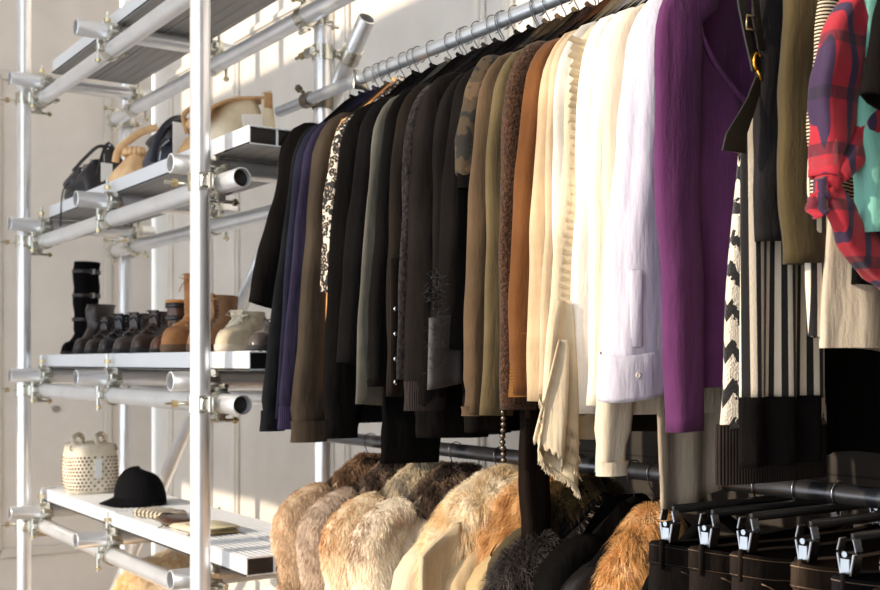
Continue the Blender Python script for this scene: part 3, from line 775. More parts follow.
m = MB(); c0 = Vector(pxp(757, 58, X1+.004)); pts = []
for i in range(13):
    a = .2*PI+i/12*1.25*PI; pts.append(c0+Vector((0, .0075*math.cos(a)+.001, .0125*math.sin(a)-.005)))
m.tube(pts, .0025, 8); m.tube([pts[-1], c0+Vector((0, .006, -.024)), c0+Vector((0, .008, -.032))], .0022, 8); m.build('brass_hook', metal((222, 166, 60), .22, 1), sp_)
hang('b', xs_, ZU, 'thin black hanger holding the striped pinafore', 'hangers on the upper rail')
# black tee, olive tee, etc
def tee(name, cat, label, ul, ub, vb, mat, tw, twb, seed, hem, ye=1.36, tx=.026, hanger='b', wid=1.1, fold=.5):
    x0, d0 = by_y(ul, ye); yb_, d1 = by_x(ub, x0); zc = zz(vb, d1)
    return wide_top(name, cat, label, x0, mat, hem, seed, sh=.21, tx=tx, sleeve=(zc-H, yb_+twb, tw, twb, None), hanger=hanger, wid=wid, fold=fold), x0
tee('t_shirt', 'shirt', 'washed black t-shirt with a wide sleeve right of the brass hooks', 762, 756, 240, cloth((58, 54, 54)), .05, .055, 34, .30, tx=.022)
tee('t_shirt', 'shirt', 'olive green t-shirt with a loose sleeve', 790, 782, 262, cloth((104, 88, 58)), .05, .062, 35, .30, tx=.022)
# striped cardigan peeking below the olive t-shirt
xo = by_y(790, 1.38)[0]
SV = stripes((226, 212, 192), (24, 20, 20), .021, .5, 1, 3.0)
c_ = wide_top('long_cardigan', 'cardigan', 'cardigan with bold black and cream vertical stripes under the olive t-shirt', xo+.030, SV, zz(336, dep(xo, 1.42))-H, 36, sh=.13, tx=.010, wid=1.0, fold=.8, yc=YR-.12)
# black long top behind and the cream skirt
xc_ = by_y(815, 1.40)[0]
wide_top('skirt_dress', 'dress', 'cream dress hem below the tied plaid shirt', xc_+.012, cloth((206, 190, 168), .9, .15, .05), zz(352, dep(xc_, 1.48))-H, 37, sh=.18, tx=.016, wid=1.3, fold=.9)
xn_, _ = by_y(803, 1.36)
kn = wide_top('jumper', 'top', 'finely striped cream and black knit top with a short sleeve', xn_+.02, knit((44, 34, 28), .0052, 'Z', (218, 200, 172)), .16, 38, sh=.20, tx=.016, sleeve=(zz(203, by_x(801, xn_)[1])-H, by_x(801, xn_)[0]+.038, .04, .038, None))
# plaid shirt, tied
xq, dq = by_y(812, 1.31); PL = plaid()
ps = wide_top('plaid_shirt', 'shirt', 'red and navy plaid shirt with its sleeve tied in a knot', xq+.018, PL, .13, 39, sh=.20, tx=.022, wid=1.05, fold=.9)
def sweep(pts, rx, rn, name, mat, par, seed=3, wr=.18):
    m, _ = sleeve_mesh(0, [(p[1], p[2]) for p in pts], rx, rn, seed, wr=wr)
    x_ = pts[0][0]; m.v = [(v[0]+x_, v[1], v[2]) for v in m.v]; return m.build(name, mat, par)
XQ = xq+.018
def q3(u, v): return pxp(u, v, XQ+.01)
sweep([q3(860, -12), q3(849, 22), q3(836, 62), q3(834, 115), q3(830, 160), q3(827, 178)], .022, lambda t: .016+.026*math.sin(PI*max(0, min(1, t*1.12-.06))), 'sleeve', PL, ps, 5)
m = MB(); kc = Vector(q3(829, 181)); m.sphere(kc, .021, 16, 12, (.9, .85, 1)); 
m.v = [tuple(Vector(v)+Vector((.0, .002*math.sin(v[2]*900), .002*math.sin(v[1]*800)))) for v in m.v]; m.build('knot', PL, ps)
sweep([q3(827, 186), q3(838, 214), q3(856, 240), q3(880, 262), q3(905, 285)], .016, lambda t: .016+.014*math.sin(t*PI*.7), 'tied_sleeve', PL, ps, 6)
sweep([q3(830, 178), q3(850, 155), q3(868, 132), q3(886, 120)], .02, lambda t: .014+.03*t, 'tied_sleeve', PL, ps, 8)
sweep([q3(822, 190), q3(816, 206), q3(818, 216)], .010, .012, 'knot_end', PL, ps, 9)
# black hem beneath the plaid
xbk = by_y(828, 1.40)[0]
wide_top('top', 'top', 'black top with its hem showing under the knotted plaid sleeve', xbk+.014, BLK, zz(288, dep(xbk, 1.42))-H, 40, sh=.19, tx=.014, wid=1.05)
# teal, and the black sleeve over it, striped knit at the very right edge
xt2, _ = by_y(855, 1.375)
wide_top('t_shirt', 'shirt', 'mint green t-shirt at the right edge', xt2+.01, cloth((128, 190, 172), .9, .15, .04), .30, 41, sh=.20, tx=.026, sleeve=(zz(232, by_x(860, xt2)[1])-H, 1.42, .05, .05, None))
xk2, _ = by_y(862, 1.40)
wide_top('t_shirt', 'shirt', 'black t-shirt with a short sleeve over the mint green one', xk2+.075, cloth((34, 28, 26)), .26, 42, sh=.20, tx=.02, sleeve=(.345, 1.36, .05, .055, None))
xkk = by_y(866, 1.43)[0]
wide_top('knitted_dress', 'dress', 'finely striped knit dress at the right edge below the plaid shirt', xkk+.045, knit((40, 32, 28), .0052, 'Z', (206, 190, 164)), zz(402, dep(xkk, 1.43))-H, 43, sh=.19, tx=.02, wid=1.1)
# dark long things glimpsed under the left half: long black dress and trousers hems
def longdark(ul, label, mat, vb, hw, yoff, seed, name='long_dress', cat='dress', tx=.02):
    x0, d0 = by_y(ul, 1.40); zb = zz(vb, dep(x0, 1.45))
    root = thing(name, (x0, YR, H+ZU-.1), label, cat, 'tops hung on the upper rail')
    body_mesh(x0, YR, H+ZU-.068, .19, H+ZU-.2, H+.1, tx*.6, seed).build('body', mat, root)
    m, _ = sleeve_mesh(x0, [(YR+yoff, H+.2), (YR+yoff, H+.05), (YR+yoff-.005, (H+.05+zb)/2), (YR+yoff-.008, zb)], tx, hw, seed, wr=.22)
    m.build('skirt_panel', mat, root)
    hang('b', x0, ZU, hlab('thin black hanger', label), 'hangers on the upper rail')
    return root, x0, zb
longdark(383, 'long black dress reaching down over the lower rail at its left', cloth((18, 16, 16)), 463, .075, -.145, 51)
longdark(420, 'black skirt dress reaching below the charcoal brown sweater', cloth((26, 23, 22)), 438, .09, -.13, 52)
rd, xd_, zd_ = longdark(512, 'dark brown evening dress with a beaded strap reaching past the lower rail', cloth((40, 28, 22)), 560, lambda t: .050-.022*t, -.165, 53)
m = MB()
for i in range(9):
    p = pxp(505.5+.6*math.sin(i), 412+i*6, xd_+.012); m.sphere((p[0], p[1]-.006, p[2]), .0065, 10, 6)
m.build('beads', metal((110, 96, 84), .25, .9), rd)
longdark(596, 'dark grey wool dress hanging behind the ivory tunic', cloth((54, 46, 40)), 432, .10, -.10, 54)
longdark(455, 'brown black pleated dress hanging below the camouflage jacket', cloth((30, 24, 20)), 433, .06, -.13, 55)
# extra hangers bunched along the upper rail behind the fur shrug
# ------------------------------------------------------------------ fur
def fur_on(mb, n, length, rad, seed, droop=.8, spread=.6, parent=None, mat=None, name='fur', outw=None):
    rnd = random.Random(seed); V = [Vector(v) for v in mb.v]; fs = []; acc = 0
    for f in mb.f:
        if len(f) not in (3, 4): continue
        a, b, c = V[f[0]], V[f[1]], V[f[2]]; nn = (b-a).cross(c-a); A = nn.length/2
        if len(f) == 4: A += ((c-a).cross(V[f[3]]-a)).length/2
        if A < 1e-9: continue
        acc += A; fs.append((acc, f, nn.normalized()))
    import bisect
    keys = [q[0] for q in fs]; m = MB(); at = []
    cen = sum(V, Vector())/len(V)
    for i in range(n):
        _, f, nn = fs[min(bisect.bisect(keys, rnd.random()*acc), len(fs)-1)]
        a, b = V[f[0]], V[f[1]]; c = V[f[2]]; d = V[f[3]] if len(f) == 4 else c
        s, t = rnd.random(), rnd.random(); p = a.lerp(b, s).lerp(d.lerp(c, s), t)
        nn = -nn
        if outw is not None:
            if nn.dot(p-outw(p)) < 0: nn = -nn
        clump = Vector((math.sin(p.x*170+p.z*90), math.sin(p.y*150+1.3), math.sin(p.z*140+p.y*60)))*.30
        d0 = (nn*(.55 if length < .025 else .9) + Vector((0, 0, -1))*(.55 if length < .025 else .15) + clump*spread + Vector((rnd.gauss(0, 1), rnd.gauss(0, 1), rnd.gauss(0, 1)))*.30*spread).normalized()
        L = length*rnd.uniform(.55, 1.15); sd_ = d0.cross(Vector((rnd.gauss(0, 1), rnd.gauss(0, 1), rnd.gauss(0, 1)))).normalized()*rad
        m1 = p+d0*L*.5+Vector((0, 0, -droop*L*.18)); tip = p+d0*L*.85+Vector((0, 0, -droop*L*.75))
        k = len(m.v); m.v += [tuple(p-sd_), tuple(p+sd_), tuple(m1+sd_*.8), tuple(m1-sd_*.8), tuple(tip)]
        m.f += [(k, k+1, k+2, k+3), (k+3, k+2, k+4)]
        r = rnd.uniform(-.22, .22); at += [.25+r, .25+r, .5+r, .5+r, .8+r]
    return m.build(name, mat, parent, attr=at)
def coat(name, cat, label, ul, cols, seed, tx=.045, fur=True, n=42000, L=.014, ye=1.36, sh=.20, matb=None, hem=-.95, collar=None, tw=.06, scale=9, hanger='b', zoff=0, collarL=.05, ncol=9000, rad=.00055):
    x0, d0 = by_y(ul, ye); root = thing(name, (x0, YR, H+ZL-.1), label, cat, 'coats hung on the lower rail')
    hs = H+ZL-.166+zoff; hn = H+ZL-.050+zoff; mt = fur_mat(*cols, scale=scale) if cols else None
    cut = H-.80                                             # fur only where the coat comes into view
    bm = body_mesh(x0, YR, hn, sh, hs, H+hem, tx, seed, 1.1, .02, .05, fold=.25, ns=24, nt=30, topk=.55)
    skin = matb or cloth(tuple(int(c*.9) for c in cols[1]))
    bm.build('body', skin, root)
    sls = []
    for sgn in (-1, 1):
        f = lambda y: YR+sgn*abs(YR-y)
        pts = [(f(YR-sh+.06), hs+.022), (f(YR-sh+.012), hs+.004), (f(YR-sh-.035), hs-.06), (f(ye+tw), hs-.2), (f(ye+tw-.01), hs-.42), (f(ye+tw-.015), hs-.62)]
        sm, _ = sleeve_mesh(x0, pts, lambda t: tx*(.8+.2*min(1, t*5)), lambda t: tw*(.65+.35*min(1, t*6)), seed*5+sgn, wr=.10, n=30)
        so = sm.build('sleeve', skin, root)
        if fur and sgn == -1:
            fm = MB(); fm.v = sm.v; fm.f = [q for q in sm.f if len(q) == 4 and min(sm.v[i][2] for i in q) > cut]
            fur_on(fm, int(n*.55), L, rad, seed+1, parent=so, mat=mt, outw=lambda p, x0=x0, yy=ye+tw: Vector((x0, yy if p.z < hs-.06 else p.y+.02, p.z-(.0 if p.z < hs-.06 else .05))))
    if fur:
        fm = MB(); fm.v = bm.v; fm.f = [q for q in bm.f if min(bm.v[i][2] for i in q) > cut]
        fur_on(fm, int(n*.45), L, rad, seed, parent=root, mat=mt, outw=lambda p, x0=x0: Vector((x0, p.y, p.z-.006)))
    if collar:
        cc, path, rads = collar; cm = MB(); cm.tube([(x0+a, b, H+c) for a, b, c in path], rads, 14)
        co = cm.build('fur_collar', cloth(tuple(int(c*.7) for c in cc[1])), root)
        pp = [Vector((x0+a, b, H+c)) for a, b, c in path]
        fur_on(cm, ncol, collarL, rad*1.1, seed+9, parent=co, mat=fur_mat(*cc, scale=14), spread=.9, outw=lambda p: min(pp, key=lambda q: (q-p).length))
    hang(hanger, x0, ZL+zoff*0, hlab('thin black hanger', label), 'hangers on the lower rail')
    return root, x0
BR1 = ((164, 130, 102), (214, 184, 150), (238, 218, 190))
DKF = ((52, 40, 34), (92, 74, 62), (140, 116, 96))
def cpath(y1=-.05, z1=-.03): return [(.0, YR+.09, ZL-.10), (.01, YR+.04, ZL-.075), (.015, YR-.03, ZL-.075), (.015, YR-.08, ZL-.105), (.012, YR-.11, ZL-.16)]
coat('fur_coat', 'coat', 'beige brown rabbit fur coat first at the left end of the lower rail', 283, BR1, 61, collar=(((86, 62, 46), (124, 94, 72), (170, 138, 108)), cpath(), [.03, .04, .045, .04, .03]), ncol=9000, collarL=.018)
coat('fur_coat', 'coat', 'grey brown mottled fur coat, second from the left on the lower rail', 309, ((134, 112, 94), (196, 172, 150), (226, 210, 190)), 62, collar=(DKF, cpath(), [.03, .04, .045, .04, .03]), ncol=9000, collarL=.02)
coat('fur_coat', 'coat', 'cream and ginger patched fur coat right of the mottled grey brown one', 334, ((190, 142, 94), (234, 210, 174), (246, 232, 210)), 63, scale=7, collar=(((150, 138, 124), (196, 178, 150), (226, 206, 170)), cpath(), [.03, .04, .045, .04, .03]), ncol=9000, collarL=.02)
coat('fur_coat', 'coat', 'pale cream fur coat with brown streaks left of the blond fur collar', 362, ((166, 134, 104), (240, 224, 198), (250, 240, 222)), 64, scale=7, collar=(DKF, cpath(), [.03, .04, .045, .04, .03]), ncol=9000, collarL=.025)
BG = cloth((200, 182, 154), .9, .2, .08)
YB_ = ((214, 172, 116), (236, 212, 172), (250, 238, 216))
cp = [(.02, YR+.03, ZL-.070), (.05, YR-.03, ZL-.085), (.058, YR-.10, ZL-.13), (.055, YR-.16, ZL-.20), (.05, YR-.18, ZL-.30)]
coat('winter_coat', 'coat', 'beige coat with a huge blond fur collar', 404, None, 65, fur=False, matb=BG, zoff=-.06, collar=(YB_, cp, [.035, .055, .068, .066, .05]), ncol=34000, collarL=.062, rad=.00045)
rc, xc2 = coat('winter_coat', 'coat', 'tan wool coat with a pointed lapel in front of the blond fur collar', 452, None, 66, fur=False, matb=cloth((186, 160, 124), .9, .2, .1), ye=1.40, sh=.17, tw=.05, tx=.035, zoff=-.06,
               collar=(((160, 108, 62), (210, 160, 104), (234, 198, 148)), [(.0, YR+.02, ZL-.075), (.03, YR-.05, ZL-.10), (.03, YR-.10, ZL-.18), (.03, YR-.13, ZL-.30)], [.035, .052, .058, .045]), ncol=24000, collarL=.05, rad=.00045)
# lapel
m = MB(); yl, dl = by_x(418, xc2+.0); zt = zz(530, dl)
def lap(a, b):
    top_ = zz(556, dl)+(zz(527, dl)-zz(556, dl))*a
    return (xc2+.01-.02*math.sin(a*2), yl+a*.115, top_+(zz(640, dl)-top_)*b)
m.grid(lap, 10, 10); m.build('lapel', cloth((196, 172, 138), .9, .2, .1), rc, thick=.012)
coat('parka', 'coat', 'khaki parka with ginger fur around the hood', 482, None, 67, fur=False, matb=cloth((176, 150, 108), .8, .1, .1), ye=1.42, sh=.165, tw=.045, tx=.032, zoff=-.05,
     collar=(((150, 94, 48), (206, 156, 98), (238, 204, 152)), [(.0, YR+.02, ZL-.07), (.02, YR-.05, ZL-.095), (.02, YR-.10, ZL-.17), (.02, YR-.13, ZL-.30)], [.035, .052, .056, .045]), ncol=24000, collarL=.05, rad=.00045)
coat('winter_coat', 'coat', 'dark olive coat with a dark brown fur collar right of the khaki parka', 502, None, 68, fur=False, matb=cloth((104, 90, 64), .85, .1, .1), ye=1.42, sh=.16, tw=.045, tx=.035,
     collar=(((30, 22, 14), (62, 48, 28), (104, 82, 50)), cpath(), [.03, .045, .05, .045, .035]), ncol=14000, collarL=.045, rad=.0005)
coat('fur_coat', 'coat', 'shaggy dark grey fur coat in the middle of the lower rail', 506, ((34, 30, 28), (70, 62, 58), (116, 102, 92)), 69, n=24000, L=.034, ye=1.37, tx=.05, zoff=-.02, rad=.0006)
coat('winter_coat', 'coat', 'black wool coat right of the shaggy dark grey fur', 550, None, 72, fur=False, matb=BLK, ye=1.41, sh=.17, tw=.045, tx=.035)
rc, xc4 = coat('leather_jacket', 'jacket', 'black leather jacket with an orange fur collar', 574, None, 70, fur=False, matb=leather((26, 22, 21), .35), ye=1.42, sh=.17, tw=.045, zoff=-.04, tx=.034,
               collar=(((170, 124, 78), (226, 172, 108), (242, 208, 160)), [(.0, YR+.03, ZL-.085), (.02, YR-.03, ZL-.09), (.03, YR-.09, ZL-.145), (.03, YR-.14, ZL-.215), (.03, YR-.165, ZL-.30)], [.016, .024, .030, .031, .026]), ncol=18000, collarL=.045, rad=.00045)
coat('leather_jacket', 'jacket', 'dark olive leather jacket between the orange fur collar and the trousers', 612, None, 71, fur=False, matb=leather((58, 50, 36), .4), ye=1.37, sh=.19, tw=.05, tx=.018, zoff=-.08)
# small fur shrug on the upper rail (dark tuft beside the hangers)
xsr, _ = by_y(486, 1.60)
# fur-trimmed jacket under the lowest shelf
xu, du = by_y(150, 1.40)
root = thing('fur_jacket', (xu, 1.45, H-1.1), 'cream and ginger fur jacket hanging under the lowest shelf', 'jacket')
m = MB()
def furbody(path, rads): 
    q = MB(); q.tube(path, rads, 18); return q
q1 = furbody([(xu-.02, 1.58, H-.78), (xu, 1.48, H-.735), (xu, 1.38, H-.765), (xu, 1.31, H-.88), (xu, 1.29, H-1.05)], [.05, .065, .07, .07, .07])
b1 = q1.build('fur_collar', cloth((240, 200, 150)), root)
pp1 = [Vector((xu, 1.58, H-.78)), Vector((xu, 1.48, H-.745)), Vector((xu, 1.38, H-.78)), Vector((xu, 1.31, H-.88)), Vector((xu, 1.29, H-1.05))]
fur_on(q1, 26000, .04, .0005, 81, parent=b1, mat=fur_mat((250, 206, 140), (255, 232, 196), (255, 250, 238), 8), outw=lambda p: min(pp1, key=lambda q: (q-p).length))
x2 = xu+.14
q2 = furbody([(x2, 1.60, H-.80), (x2, 1.48, H-.775), (x2, 1.38, H-.82), (x2, 1.34, H-.95), (x2, 1.33, H-1.1)], [.05, .06, .06, .06, .06])
b2 = q2.build('sleeve', cloth((240, 214, 186)), root)
pp2 = [Vector((x2, 1.60, H-.80)), Vector((x2, 1.48, H-.775)), Vector((x2, 1.38, H-.82)), Vector((x2, 1.34, H-.95)), Vector((x2, 1.33, H-1.1))]
fur_on(q2, 22000, .028, .0005, 82, parent=b2, mat=fur_mat((214, 180, 146), (246, 230, 206), (255, 248, 236), 12), outw=lambda p: min(pp2, key=lambda q: (q-p).length))
m = MB(); m.tube([(xu+.07, 1.62, H+LZ[3]+.034), (xu+.07, 1.655, H+LZ[3]+.01), (xu+.07, 1.65, H+LZ[3]-.03), (xu+.07, 1.60, H+LZ[3]-.06), (xu+.03, 1.54, H+LZ[3]-.10), (xu, 1.5, H-.76)], .0022, 7); m.build('hanging_loop', BLACKP, root)

# ------------------------------------------------------------------ trousers on clip hangers
def trousers(ul, vtop, rgb, label, seed, edge, ye=1.37):
    x0, d0 = by_y(ul, ye); zt = zz(vtop, d0)
    hlabel = hlab('black clip hanger', label)
    hr = thing('clip_hanger', (x0, YR, H+ZL), hlabel, 'hanger', 'clip hangers on the lower rail')
    m = MB(); pts = []
    for i in range(13):
        a = .88*PI-i/12*1.5*PI; pts.append((x0, YR+math.sin(a)*(RR+.004), H+ZL+math.cos(a)*(RR+.004)))
    pts = pts + [(x0, YR-.004, H+ZL-.035), (x0, YR, zt+.05)]
    m.tube(pts, .0016, 7); m.build('hook', CHROME, hr)
    m = MB(); m.box((x0, YR, zt+.050), (.009, .44, .015), bev=.003); m.build('bar', BLACKP, hr)
    for y in (ye+.035, 2*YR-ye-.035):
        m = MB()
        for sx in (-1, 1):
            m.box((x0+sx*.0105, y, zt+.012), (.004, .021, .034), Euler((0, sx*.20, 0)).to_matrix(), bev=.001)
            m.box((x0+sx*.0135, y, zt+.040), (.003, .016, .020), Euler((0, -sx*.25, 0)).to_matrix(), bev=.001)
        m.tube([(x0, y-.012, zt+.027), (x0, y+.012, zt+.027)], .0045, 12); m.box((x0, y-.010, zt+.010), (.016, .002, .022), bev=.0008)
        m.build('clip', CHROME, hr, smooth='auto')
    root = thing('trousers', (x0, YR, zt-1.0), label, 'trousers', 'trousers clipped on the lower rail')
    mt = cloth(rgb, .85, .1, .3); hw = YR-ye
    def outl(i, N, hw_, th, z, sag=0, ph=0):
        a = 2*PI*i/N; ca, sa = math.cos(a), math.sin(a)
        x = math.copysign(abs(ca)**.7, ca)*th; y = math.copysign(abs(sa)**.55, sa)*hw_
        zz_ = z - sag*(1-abs(y/hw_)**2)*(.6 if x > 0 else .2)
        return (x0+x+.006*math.sin(y*34+ph), YR+y, zz_)
    m = MB(); rows = [m.ring([outl(i, 48, hw-.006, .014, zt-.004, .05, seed) for i in range(48)])]
    for z, k, sg in ((zt-.001, 1.0, .05), (zt-.004, 1.015, .05), (zt-.036, 1.02, .045), (zt-.040, 1.005, .045)):
        rows.append(m.ring([outl(i, 48, hw*k, .022*k, z, sg, seed) for i in range(48)]))
    for a, b in zip(rows, rows[1:]): m.bridge(a, b)
    wbm = m.build('waistband', mt, root)
    m = MB(); rows = []
    for j in range(20):
        t = j/19; z = zt-.038-t*.62; hwj = hw*(1.0+.06*math.sin(min(1, t*3)*PI/2)-.12*t)
        rows.append(m.ring([outl(i, 48, hwj, .026+.006*math.sin(t*9+seed), z, .045*(1-t), seed+t*2) for i in range(48)]))
    for a, b in zip(rows, rows[1:]): m.bridge(a, b)
    m.build('legs', mt, root)
    st = plain(edge, .8, 'stitching')
    for y in (ye+.004, ye+.12, YR, YR+.14):
        m = MB(); zz0 = zt-.05*(1-((y-YR)/hw)**2)*.6
        x = x0+.026 if y > ye+.01 else x0+.012
        m.box((x, y, zz0-.020), (.005, .011, .050), bev=.0015); m.build('belt_loop', mt, root)
    m = MB()
    for kk in (.005, .034):
        pts = [outl(i, 48, hw*1.018, .0229, zt-.001-kk, .05, seed) for i in range(-14, 15)]
        pts = [outl(i % 48, 48, hw*1.018, .0229, zt-.001-kk, .05, seed) for i in list(range(30, 48))+list(range(0, 14))]
        m.tube(pts, .0006, 4)
    pts = [(x0+.031, ye+.03+.10*t, zt-.05-.03*t-.05*t*t) for t in [i/8 for i in range(9)]]; m.tube(pts, .001, 4)
    m.build('stitching', st, root)
    m = MB(); m.sphere((x0+.03, YR-.01, zt-.06), .008, 10, 6, (.5, 1, 1)); m.build('button', BRASSY, root)
    return x0
trousers(655, 541, (38, 32, 30), 'black trousers furthest left among the clipped trousers', 1, (60, 50, 44))
trousers(694, 546, (54, 44, 38), 'charcoal jeans second from the left among the clipped trousers', 2, (120, 96, 74))
trousers(733, 551, (60, 50, 44), 'dark washed jeans in the middle of the clipped trousers', 3, (150, 122, 96))
trousers(792, 561, (96, 78, 64), 'brown grey jeans with a pale waistband, fourth of the clipped trousers', 4, (170, 140, 110))
trousers(834, 575, (40, 36, 38), 'black jeans nearest to the right edge with a seam along the waist', 5, (140, 122, 104))
trousers(878, 590, (64, 52, 42), 'dark brown trousers at the right edge of the lower rail', 6, (150, 120, 90))

# ------------------------------------------------------------------ shoes
def shoe(kind, label, u, zsh, mat, toe_w=.048, L=.27, shaft=.10, toeh=.052, sole=.022, solemat=None, inst=.085, shw=.04, shl=.062, laces=None, lacecol=(30, 26, 24), ytoe=1.285, rot=0, straps=0, open_=False, heel=0, cat='shoe', slouch=0, xoff=0, collar=None, eyelets=None, nameit=None):
    rot = .72 if rot == 0 else rot; xt_, d = by_y(u, ytoe-.01); cx_ = xt_-math.sin(rot)*L/2+xoff; cy_ = ytoe+math.cos(rot)*L/2; x0 = cx_
    root = thing(nameit or kind, (x0, cy_, zsh), label, cat, 'shoes on the shoe shelf')
    def P(x, y, z): 
        c, s = math.cos(rot), math.sin(rot); yy = y-L/2
        return (x0+x*c-yy*s, cy_+x*s+yy*c, zsh+z)
    N = 32
    def outline(z, yf, yb, wd, flat=1.0):
        pts = []; cy = (yf+yb)/2; hl = (yb-yf)/2
        for i in range(N):
            a = 2*PI*i/N; sy, sx = -math.cos(a), math.sin(a)
            y = cy+hl*sy; k = 1.0
            tt = (y-yf)/max(1e-4, yb-yf)
            k = (.80+.28*math.sin(PI*min(1, (tt*1.25+.12)))-.10*tt) if (yb-yf) > .15 else 1
            pts.append(P(math.copysign(abs(sx)**.85, sx)*wd*k, y, z))
        return pts
    # sole
    m = MB(); a_ = m.ring(outline(0, .006, L-.006, toe_w*.98)); b_ = m.ring(outline(.004, 0, L, toe_w*1.05)); c_ = m.ring(outline(sole, 0, L, toe_w*1.07)); d_ = m.ring(outline(sole+.002, .006, L-.006, toe_w))
    for p, q in ((a_, b_), (b_, c_), (c_, d_)): m.bridge(p, q)
    m.cap(a_, True); m.cap(d_); so = m.build('sole', solemat or RUB, root)
    # upper: slices that retreat from the toe
    m = MB(); rows = []; Z = []
    zi = sole+inst; ztop = sole+inst+shaft
    lv = [0, .12, .3, .5, .68, .82, .92, 1.0]
    for t in lv:                                        # toe box
        z = sole+toeh*t; yf = .004+.055*(1-math.sqrt(max(0, 1-t*t)))**1.0
        rows.append(outline(z, yf, L-.004-.004*t, toe_w*(1.0-.10*t**2)))
    n1 = 7
    yf1 = .059; yf2 = L-.004-2*shl
    for i in range(1, n1+1):                            # instep
        t = i/n1; z = sole+toeh+(inst-toeh)*t
        rows.append(outline(z, yf1+(yf2-yf1)*t**.8, L-.008, toe_w*.9*(1-t)+shw*t))
    n2 = max(2, int(shaft/.02))
    for i in range(1, n2+1):
        t = i/n2; z = zi+shaft*t; wv = .004*math.sin(t*17+u)*(1 if slouch else .25)*(1+slouch)
        rows.append(outline(z, yf2-.004*t+wv-slouch*.02*math.sin(t*3), L-.008+wv+.004*t, shw*(1+.06*t)))
    rs = [m.ring(r) for r in rows]
    for a, b in zip(rs, rs[1:]): m.bridge(a, b)
    top_ = rows[-1]; cen = sum((Vector(p) for p in top_), Vector())/N
    r1 = m.ring([cen+(Vector(p)-cen)*.90 for p in top_]); r2 = m.ring([cen+(Vector(p)-cen)*.80+Vector((0, 0, -min(.05, shaft+inst-.05))) for p in top_])
    m.bridge(rs[-1], r1); m.bridge(r1, r2); m.cap(r2)
    up = m.build('upper', mat, root)
    if heel:
        hm = MB(); a_ = hm.ring(outline(-.0, L*.70, L-.004, toe_w*.8)); b_ = hm.ring(outline(sole+.004, L*.68, L, toe_w*.85)); hm.bridge(a_, b_); hm.cap(a_, True); hm.build('heel', solemat or RUB, root)
    if laces:
        lm = MB(); k = laces; lmt = cloth(lacecol, .8, .1, .1)
        def fr(z):                                      # front of the upper at height z
            if z < zi: 
                t = max(0, (z-sole-toeh)/max(1e-3, inst-toeh)); return yf1+(yf2-yf1)*t**.8
            return yf2-.004
        zs = [sole+toeh+.008+(ztop-.012-sole-toeh-.008)*i/(k-1) for i in range(k)]
        em = MB()
        for i, z in enumerate(zs):
            y = fr(z); wx = .018
            y2 = fr(zs[min(i+1, k-1)])
            lm.tube([P(-wx, y+.006, z), P(0, y-.004, z+.004), P(wx, y2+.006, zs[min(i+1, k-1)])], .0021, 6)
            lm.tube([P(wx, y+.006, z), P(0, y-.005, z+.004), P(-wx, y2+.006, zs[min(i+1, k-1)])], .0021, 6)
            for sx in (-1, 1): em.sphere(P(sx*(wx+.004), y+.008, z), .0042, 8, 6)
        y = fr(zs[-1]); z = zs[-1]
        for sx in (-1, 1):
            lm.tube([P(0, y-.004, z), P(sx*.02, y-.014, z+.014), P(sx*.035, y-.012, z+.002), P(sx*.012, y-.010, z-.004)], .0019, 6)
            lm.tube([P(0, y-.006, z), P(sx*.02, y-.02, z-.02), P(sx*.028, y-.026, z-.045)], .0019, 6)
        lm.build('laces', lmt, up); em.build('eyelets', eyelets or DKSTEEL, up)
        tm = MB(); tm.grid(lambda a, b: P((a-.5)*.036, fr(sole+toeh+.01+(ztop-sole-toeh-.006)*b)-.001-.006*b, sole+toeh+.01+(ztop-sole-toeh-.006)*b), 4, 10); tm.build('tongue', mat, up, thick=.004)
    if straps:
        for i in range(straps):
            z = (zi+shaft*(i+.5)/straps) if straps > 1 else zi+.01
            sm_ = MB(); ring = []
            ol = outline(z, yf2-.010, L-.002, shw*1.12); ol2 = outline(z+.016, yf2-.010, L-.002, shw*1.12)
            a_ = sm_.ring(ol); b_ = sm_.ring(ol2); sm_.bridge(a_, b_); sm_.build('strap', leather((38, 34, 34), .35), up, thick=.004)
            bm_ = MB(); c0 = Vector(P(shw*1.0, yf2+.03, z+.008)); bm_.box(c0, (.008, .02, .022), bev=.002); bm_.build('buckle', CHROME, up)
    if collar:
        cm = MB(); cm.tube([tuple(Vector(p)) for p in top_]+[top_[0]], .006, 8, caps=False); cm.build('rim', collar, up)
    return root
ZS = ZT[2]+.0016
kb = shoe('knee_boot', 'tall black suede knee boot with buckled straps, leftmost on the shoe shelf', 60, ZS, cloth((24, 22, 24), .95, .3, .15), .038, .24, .295, .042, .012, inst=.075, shw=.043, shl=.060, straps=3, cat='boot', slouch=.35, ytoe=1.30)
shoe('ankle_boot', 'plain dark brown ankle boot right of the tall black knee boot', 73, ZS, leather((44, 36, 34), .38), .043, .25, .092, .044, .02, inst=.085, shw=.044, shl=.066, cat='boot', ytoe=1.285, slouch=.4)
shoe('lace_up_shoe', 'small black laced shoe with a brown toe beside the plain ankle boot', 84, ZS, leather((50, 42, 38), .3), .040, .26, .045, .044, .014, inst=.080, laces=5, ytoe=1.29)
shoe('lace_up_boot', 'black laced boot with a shiny grey toe', 98, ZS, leather((38, 36, 38), .25), .042, .26, .052, .042, .016, inst=.078, laces=6, cat='boot', ytoe=1.285)
shoe('lace_up_boot', 'dark laced boot with a brown grey toe, third laced one from the left', 113, ZS, leather((62, 54, 50), .32), .044, .26, .05, .042, .016, inst=.078, laces=6, cat='boot', ytoe=1.282)
shoe('brogue', 'dark brown brogue with brown laces left of the strapped shoe', 131, ZS, leather((58, 42, 36), .28), .046, .27, .045, .045, .018, inst=.082, laces=6, lacecol=(70, 44, 30), ytoe=1.282)
